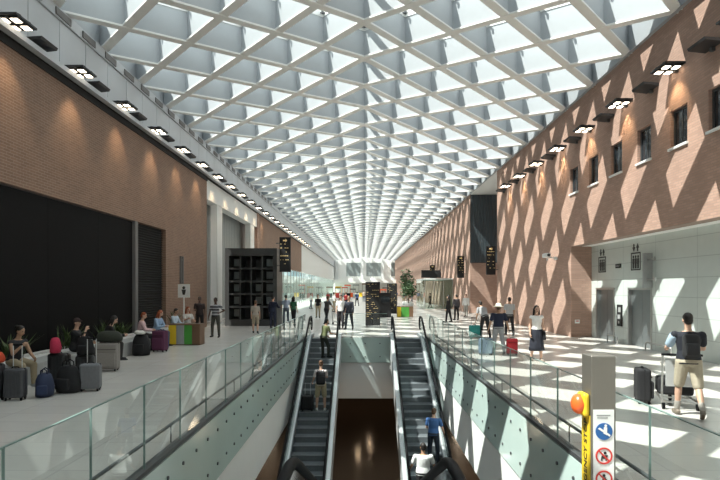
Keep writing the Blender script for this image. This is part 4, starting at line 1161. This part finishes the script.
person('traveller in a white sun hat and navy top between a blue and a red suitcase', at(498.5, 354.5), 4, 1.62, skin=TAN_, top=NAVY, bottom=(.28,.29,.30), shoes=(.12,.12,.12), hair=HAIRB, hat=('brim', (.80,.75,.62)), legL=(10, 4, 4), legR=(-10, 4, 12), armL=(-8, 18, 10, 0), armR=(-8, 16, 10, 0), girth=1.12)
q = at(485.5, 355); suitcase('grey-blue suitcase on the left of the traveller in the white hat', q.x, q.y, 5, (.16,.22,.30), .42, .26, .50, .25)
q = at(512, 355); suitcase('red suitcase on the right of the traveller in the white hat', q.x, q.y, -5, (.50,.03,.04), .34, .24, .48, .25, hard=False)
pw = person('woman in a white sleeveless top and long dark skirt walking towards the camera', at(536.5, 361), 182, 1.64, skin=LIGHT, top=(.82,.81,.79), sleeve='none', bottom=(.018,.02,.032), legs='skirt', shoes=(.25,.2,.16), hair=HAIRD, hstyle='long', fem=True,
            armL=(8, 8, 70, 20), armR=(4, 10, 14, 6), legL=(7, 3, 3), legR=(-6, 3, 6), head=(0, 2), vox=.009)
# handbag on her arm
hb = world(pw, pw['arms']['L'][1]); softbag('handbag', 'small black handbag on the arm of the woman in the dark skirt', 'handbag', hb.x+.02, hb.y, hb.z-.40, 90, BLACK, .24, .10, .24, False)

# the man with the trolley, near right
MY = 9.35; MX = 5.42
pm = person('man in a black T-shirt and beige shorts pushing a luggage trolley on the right', (MX, MY, 0), -18, 1.74, lean=5, skin=LIGHT, top=(.012,.014,.022), sleeve='short', bottom=(.42,.37,.28), legs='shorts', shoes=(.17,.14,.11), socks=(.30,.28,.25), hair=HAIRD, girth=1.10,
            legL=(15, 5, 8), legR=(-11, 5, 22), armL=(42, 14, 42, 16), armR=(38, 12, 46, 16), head=(4, 4), vox=.008)
backpack('black backpack worn by the man with the trolley', pm, (.022,.022,.024), .26, .40, .14, .04)
# pale blue shirt shoulder: a pale blue garment over his left arm
sh, el, wr, _ = pm['arms']['L']
b = MB(); b.cap(sh+(el-sh)*.10, sh+(el-sh)*.72, .070*pm['s']*1.1, .064*pm['s']*1.1); o_ = b.build('pale_sleeve', cloth((.42,.55,.68)), pm['root'], smooth=True); o_['label'] = 'pale blue sleeve on the left arm'
g = thing('luggage_trolley', 'steel airport luggage trolley pushed by the man in beige shorts', 'trolley', (5.68, 10.18, 0), R(-18))
b = MB()
for sx in (-.30, .30): b.tube([(sx, -.35, .12), (sx, -.38, .55), (sx, -.42, .98)], .018); b.tube([(sx, -.36, .14), (sx*.75, .62, .14)], .018)
b.bar((-.3, -.36, .14), (.3, -.36, .14), .03, .03); b.bar((-.24, .6, .14), (.24, .6, .14), .03, .03); b.bar((-.28, .1, .14), (.28, .1, .14), .03, .02)
b.build('frame', M['steel'], g)
b = MB(); b.tube([(-.32, -.42, .98), (.32, -.42, .98)], .022); b.build('push_bar', M['rubber'], g, smooth=True)
b = MB(); b.rbox((0, -.39, .66), (.50, .02, .48), .01, seg=1); b.build('back_board', M['steel_l'], g)
b = MB(); b.tube([(-.28, -.33, .84), (-.28, -.12, .80), (.28, -.12, .80), (.28, -.33, .84)], .010)
for k in range(5): b.tube([(-.22+k*.11, -.36, .84), (-.22+k*.11, -.24, .74), (-.22+k*.11, -.12, .80)], .006, n=6)
b.build('basket', M['steel'], g)
for x, y in ((-.27, -.32), (.27, -.32), (0, .56)):
    b = MB(); b.cyl((x-.02, y, .07), .07, .04, 'x', 0, 16); b.bar((x, y, .07), (x, y, .14), .05, .03); b.build('wheel', M['rubber'], g)
suitcase('black suitcase lying across the luggage trolley', 5.72, 10.33, -18, BLACK, .56, .50, .30, 0, z=.16, hard=False, four=False)
suitcase('upright black case standing against the left side of the luggage trolley', 5.22, 10.5, 75, BLACK, .40, .24, .60, 0, hard=False)

# ---------------------------------------------------------------- people on the escalators
STEP0 = .02
def tread(k):                       # k-th step of the far escalators: y centre and top height
    s = STEP0+.40*k
    return EY-s-.20, prof_far(s+.20, 0)+.010
def on_step(py_feet):
    best = min(range(1, 27), key=lambda k: abs(VPY+F*(CAMZ-tread(k)[1])/tread(k)[0]-py_feet))
    return tread(best)
y, z = on_step(357)
person('person in an olive green top stepping off at the top of the left escalator', (EX1+.08, y, z), -50, 1.62, lean=16, skin=TAN_, top=OLIVE, bottom=(.035,.04,.03), hair=HAIRD, legL=(6, 4, 6), legR=(24, 5, 26), armL=(24, 12, 46, 20), armR=(32, 14, 64, 20))
y, z = on_step(412)
pb = person('woman in white top and khaki shorts on the left escalator with a black backpack', (EX1+.22, y, z), 4, 1.74, skin=LIGHT, top=(.78,.70,.70), sleeve='short', bottom=(.40,.34,.22), legs='shorts', shoes=(.70,.70,.68), hair=HAIRB, fem=True, armL=(20, 16, 30, 4), armR=(35, 10, 70, 30), legL=(2, 5, 2), legR=(0, 5, 2), head=(10, 5), hstyle='bun', vox=.009)
backpack('black backpack worn by the woman on the left escalator', pb, BLACK, .32, .46, .17, .0)
suitcase('black suitcase beside the woman on the left escalator, handle raised', EX1-.24, y, 0, BLACK, .42, .26, .50, .42, z=z)
y, z = on_step(507)
p1 = person('man in a white T-shirt low on the right escalator, back turned', (EX2-.24, y, z), 0, 1.76, skin=TAN_, top=(.80,.81,.80), bottom=BLACK, hair=HAIRD, girth=1.15, armL=(16, 20, 30, 10), armR=(16, 20, 30, 10), vox=.009)
y, z = on_step(468)
person('person in a blue top on the right escalator, ahead of the man in white', (EX2+.24, y, z), -14, 1.66, lean=8, skin=LIGHT, top=(.05,.13,.32), bottom=(.03,.04,.06), hair=HAIRB, armR=(14, 18, 20, 6), armL=(22, 10, 60, 25), legL=(4, 4, 4), legR=(0, 5, 4))

# small trolley with bags for the person beyond the left escalator
q = pc['root'].location
g = thing('luggage_trolley', 'small loaded trolley pushed by the person in dark clothes beyond the left escalator', 'trolley', (q.x+.70, q.y+.78, 0), R(-40))
b = MB()
for sx in (-.26, .26): b.tube([(sx, -.3, .1), (sx, -.36, .95)], .018); b.tube([(sx, -.3, .14), (sx*.7, .5, .14)], .018)
b.tube([(-.27, -.36, .95), (.27, -.36, .95)], .02); b.bar((-.26, -.3, .14), (.26, -.3, .14), .03, .03); b.bar((-.2, .45, .14), (.2, .45, .14), .03, .03); b.build('frame', M['steel'], g)
for x, y_ in ((-.24, -.28), (.24, -.28), (0, .45)):
    b = MB(); b.cyl((x-.02, y_, .06), .06, .04, 'x', 0, 12); b.bar((x, y_, .06), (x, y_, .14), .04, .03); b.build('wheel', M['rubber'], g)
o_ = suitcase('dark suitcase standing on the small trolley beyond the left escalator', q.x+.78, q.y+.87, -40, (.05,.04,.04), .44, .26, .55, 0, z=.157)

flush_remesh()
paint_faces()
# ---------------------------------------------------------------- light, sky and camera
w = bpy.data.worlds.new('World'); S.world = w; w.use_nodes = True
nt = w.node_tree; bg = nt.nodes['Background']
tc = nt.nodes.new('ShaderNodeTexCoord'); n = nt.nodes.new('ShaderNodeTexNoise'); n.inputs['Scale'].default_value = 2.2; n.inputs['Detail'].default_value = 5
nt.links.new(tc.outputs['Generated'], n.inputs['Vector'])
cr = nt.nodes.new('ShaderNodeValToRGB'); cr.color_ramp.elements[0].position = .35; cr.color_ramp.elements[1].position = .65
cr.color_ramp.elements[0].color = (.66, .82, .95, 1); cr.color_ramp.elements[1].color = (.93, .98, 1, 1)
nt.links.new(n.outputs['Fac'], cr.inputs[0]); nt.links.new(cr.outputs[0], bg.inputs['Color'])
bg.inputs['Strength'].default_value = 1.22
sl = bpy.data.lights.new('sun', 'SUN'); sl.energy = 12; sl.angle = R(.3); sl.color = (1, .95, .88)
so = bpy.data.objects.new('sun', sl); COL.objects.link(so)
so.rotation_euler = Vector((1, .42, -1.68)).to_track_quat('-Z', 'Y').to_euler(); so.location = (-20, 0, 30)

cam = bpy.data.cameras.new('camera'); co = bpy.data.objects.new('camera', cam); COL.objects.link(co)
cam.sensor_width = 36; cam.lens = 36*F/720; cam.clip_end = 400; cam.clip_start = .05
cam.shift_x = -4/720; cam.shift_y = 48/720
co.location = (0, 0, CAMZ); co.rotation_euler = (R(90), 0, 0)
S.camera = co
S.view_settings.view_transform = 'Standard'; S.view_settings.look = 'None'
S.view_settings.gamma = 1; S.view_settings.use_curve_mapping = False
S.view_settings.exposure = 0.12
S.cycles.max_bounces = 8; S.cycles.diffuse_bounces = 5; S.cycles.glossy_bounces = 4; S.cycles.transparent_max_bounces = 24; S.cycles.transmission_bounces = 4
S.cycles.sample_clamp_indirect = 8; S.cycles.use_denoising = True
S.cycles.caustics_reflective = False; S.cycles.caustics_refractive = False
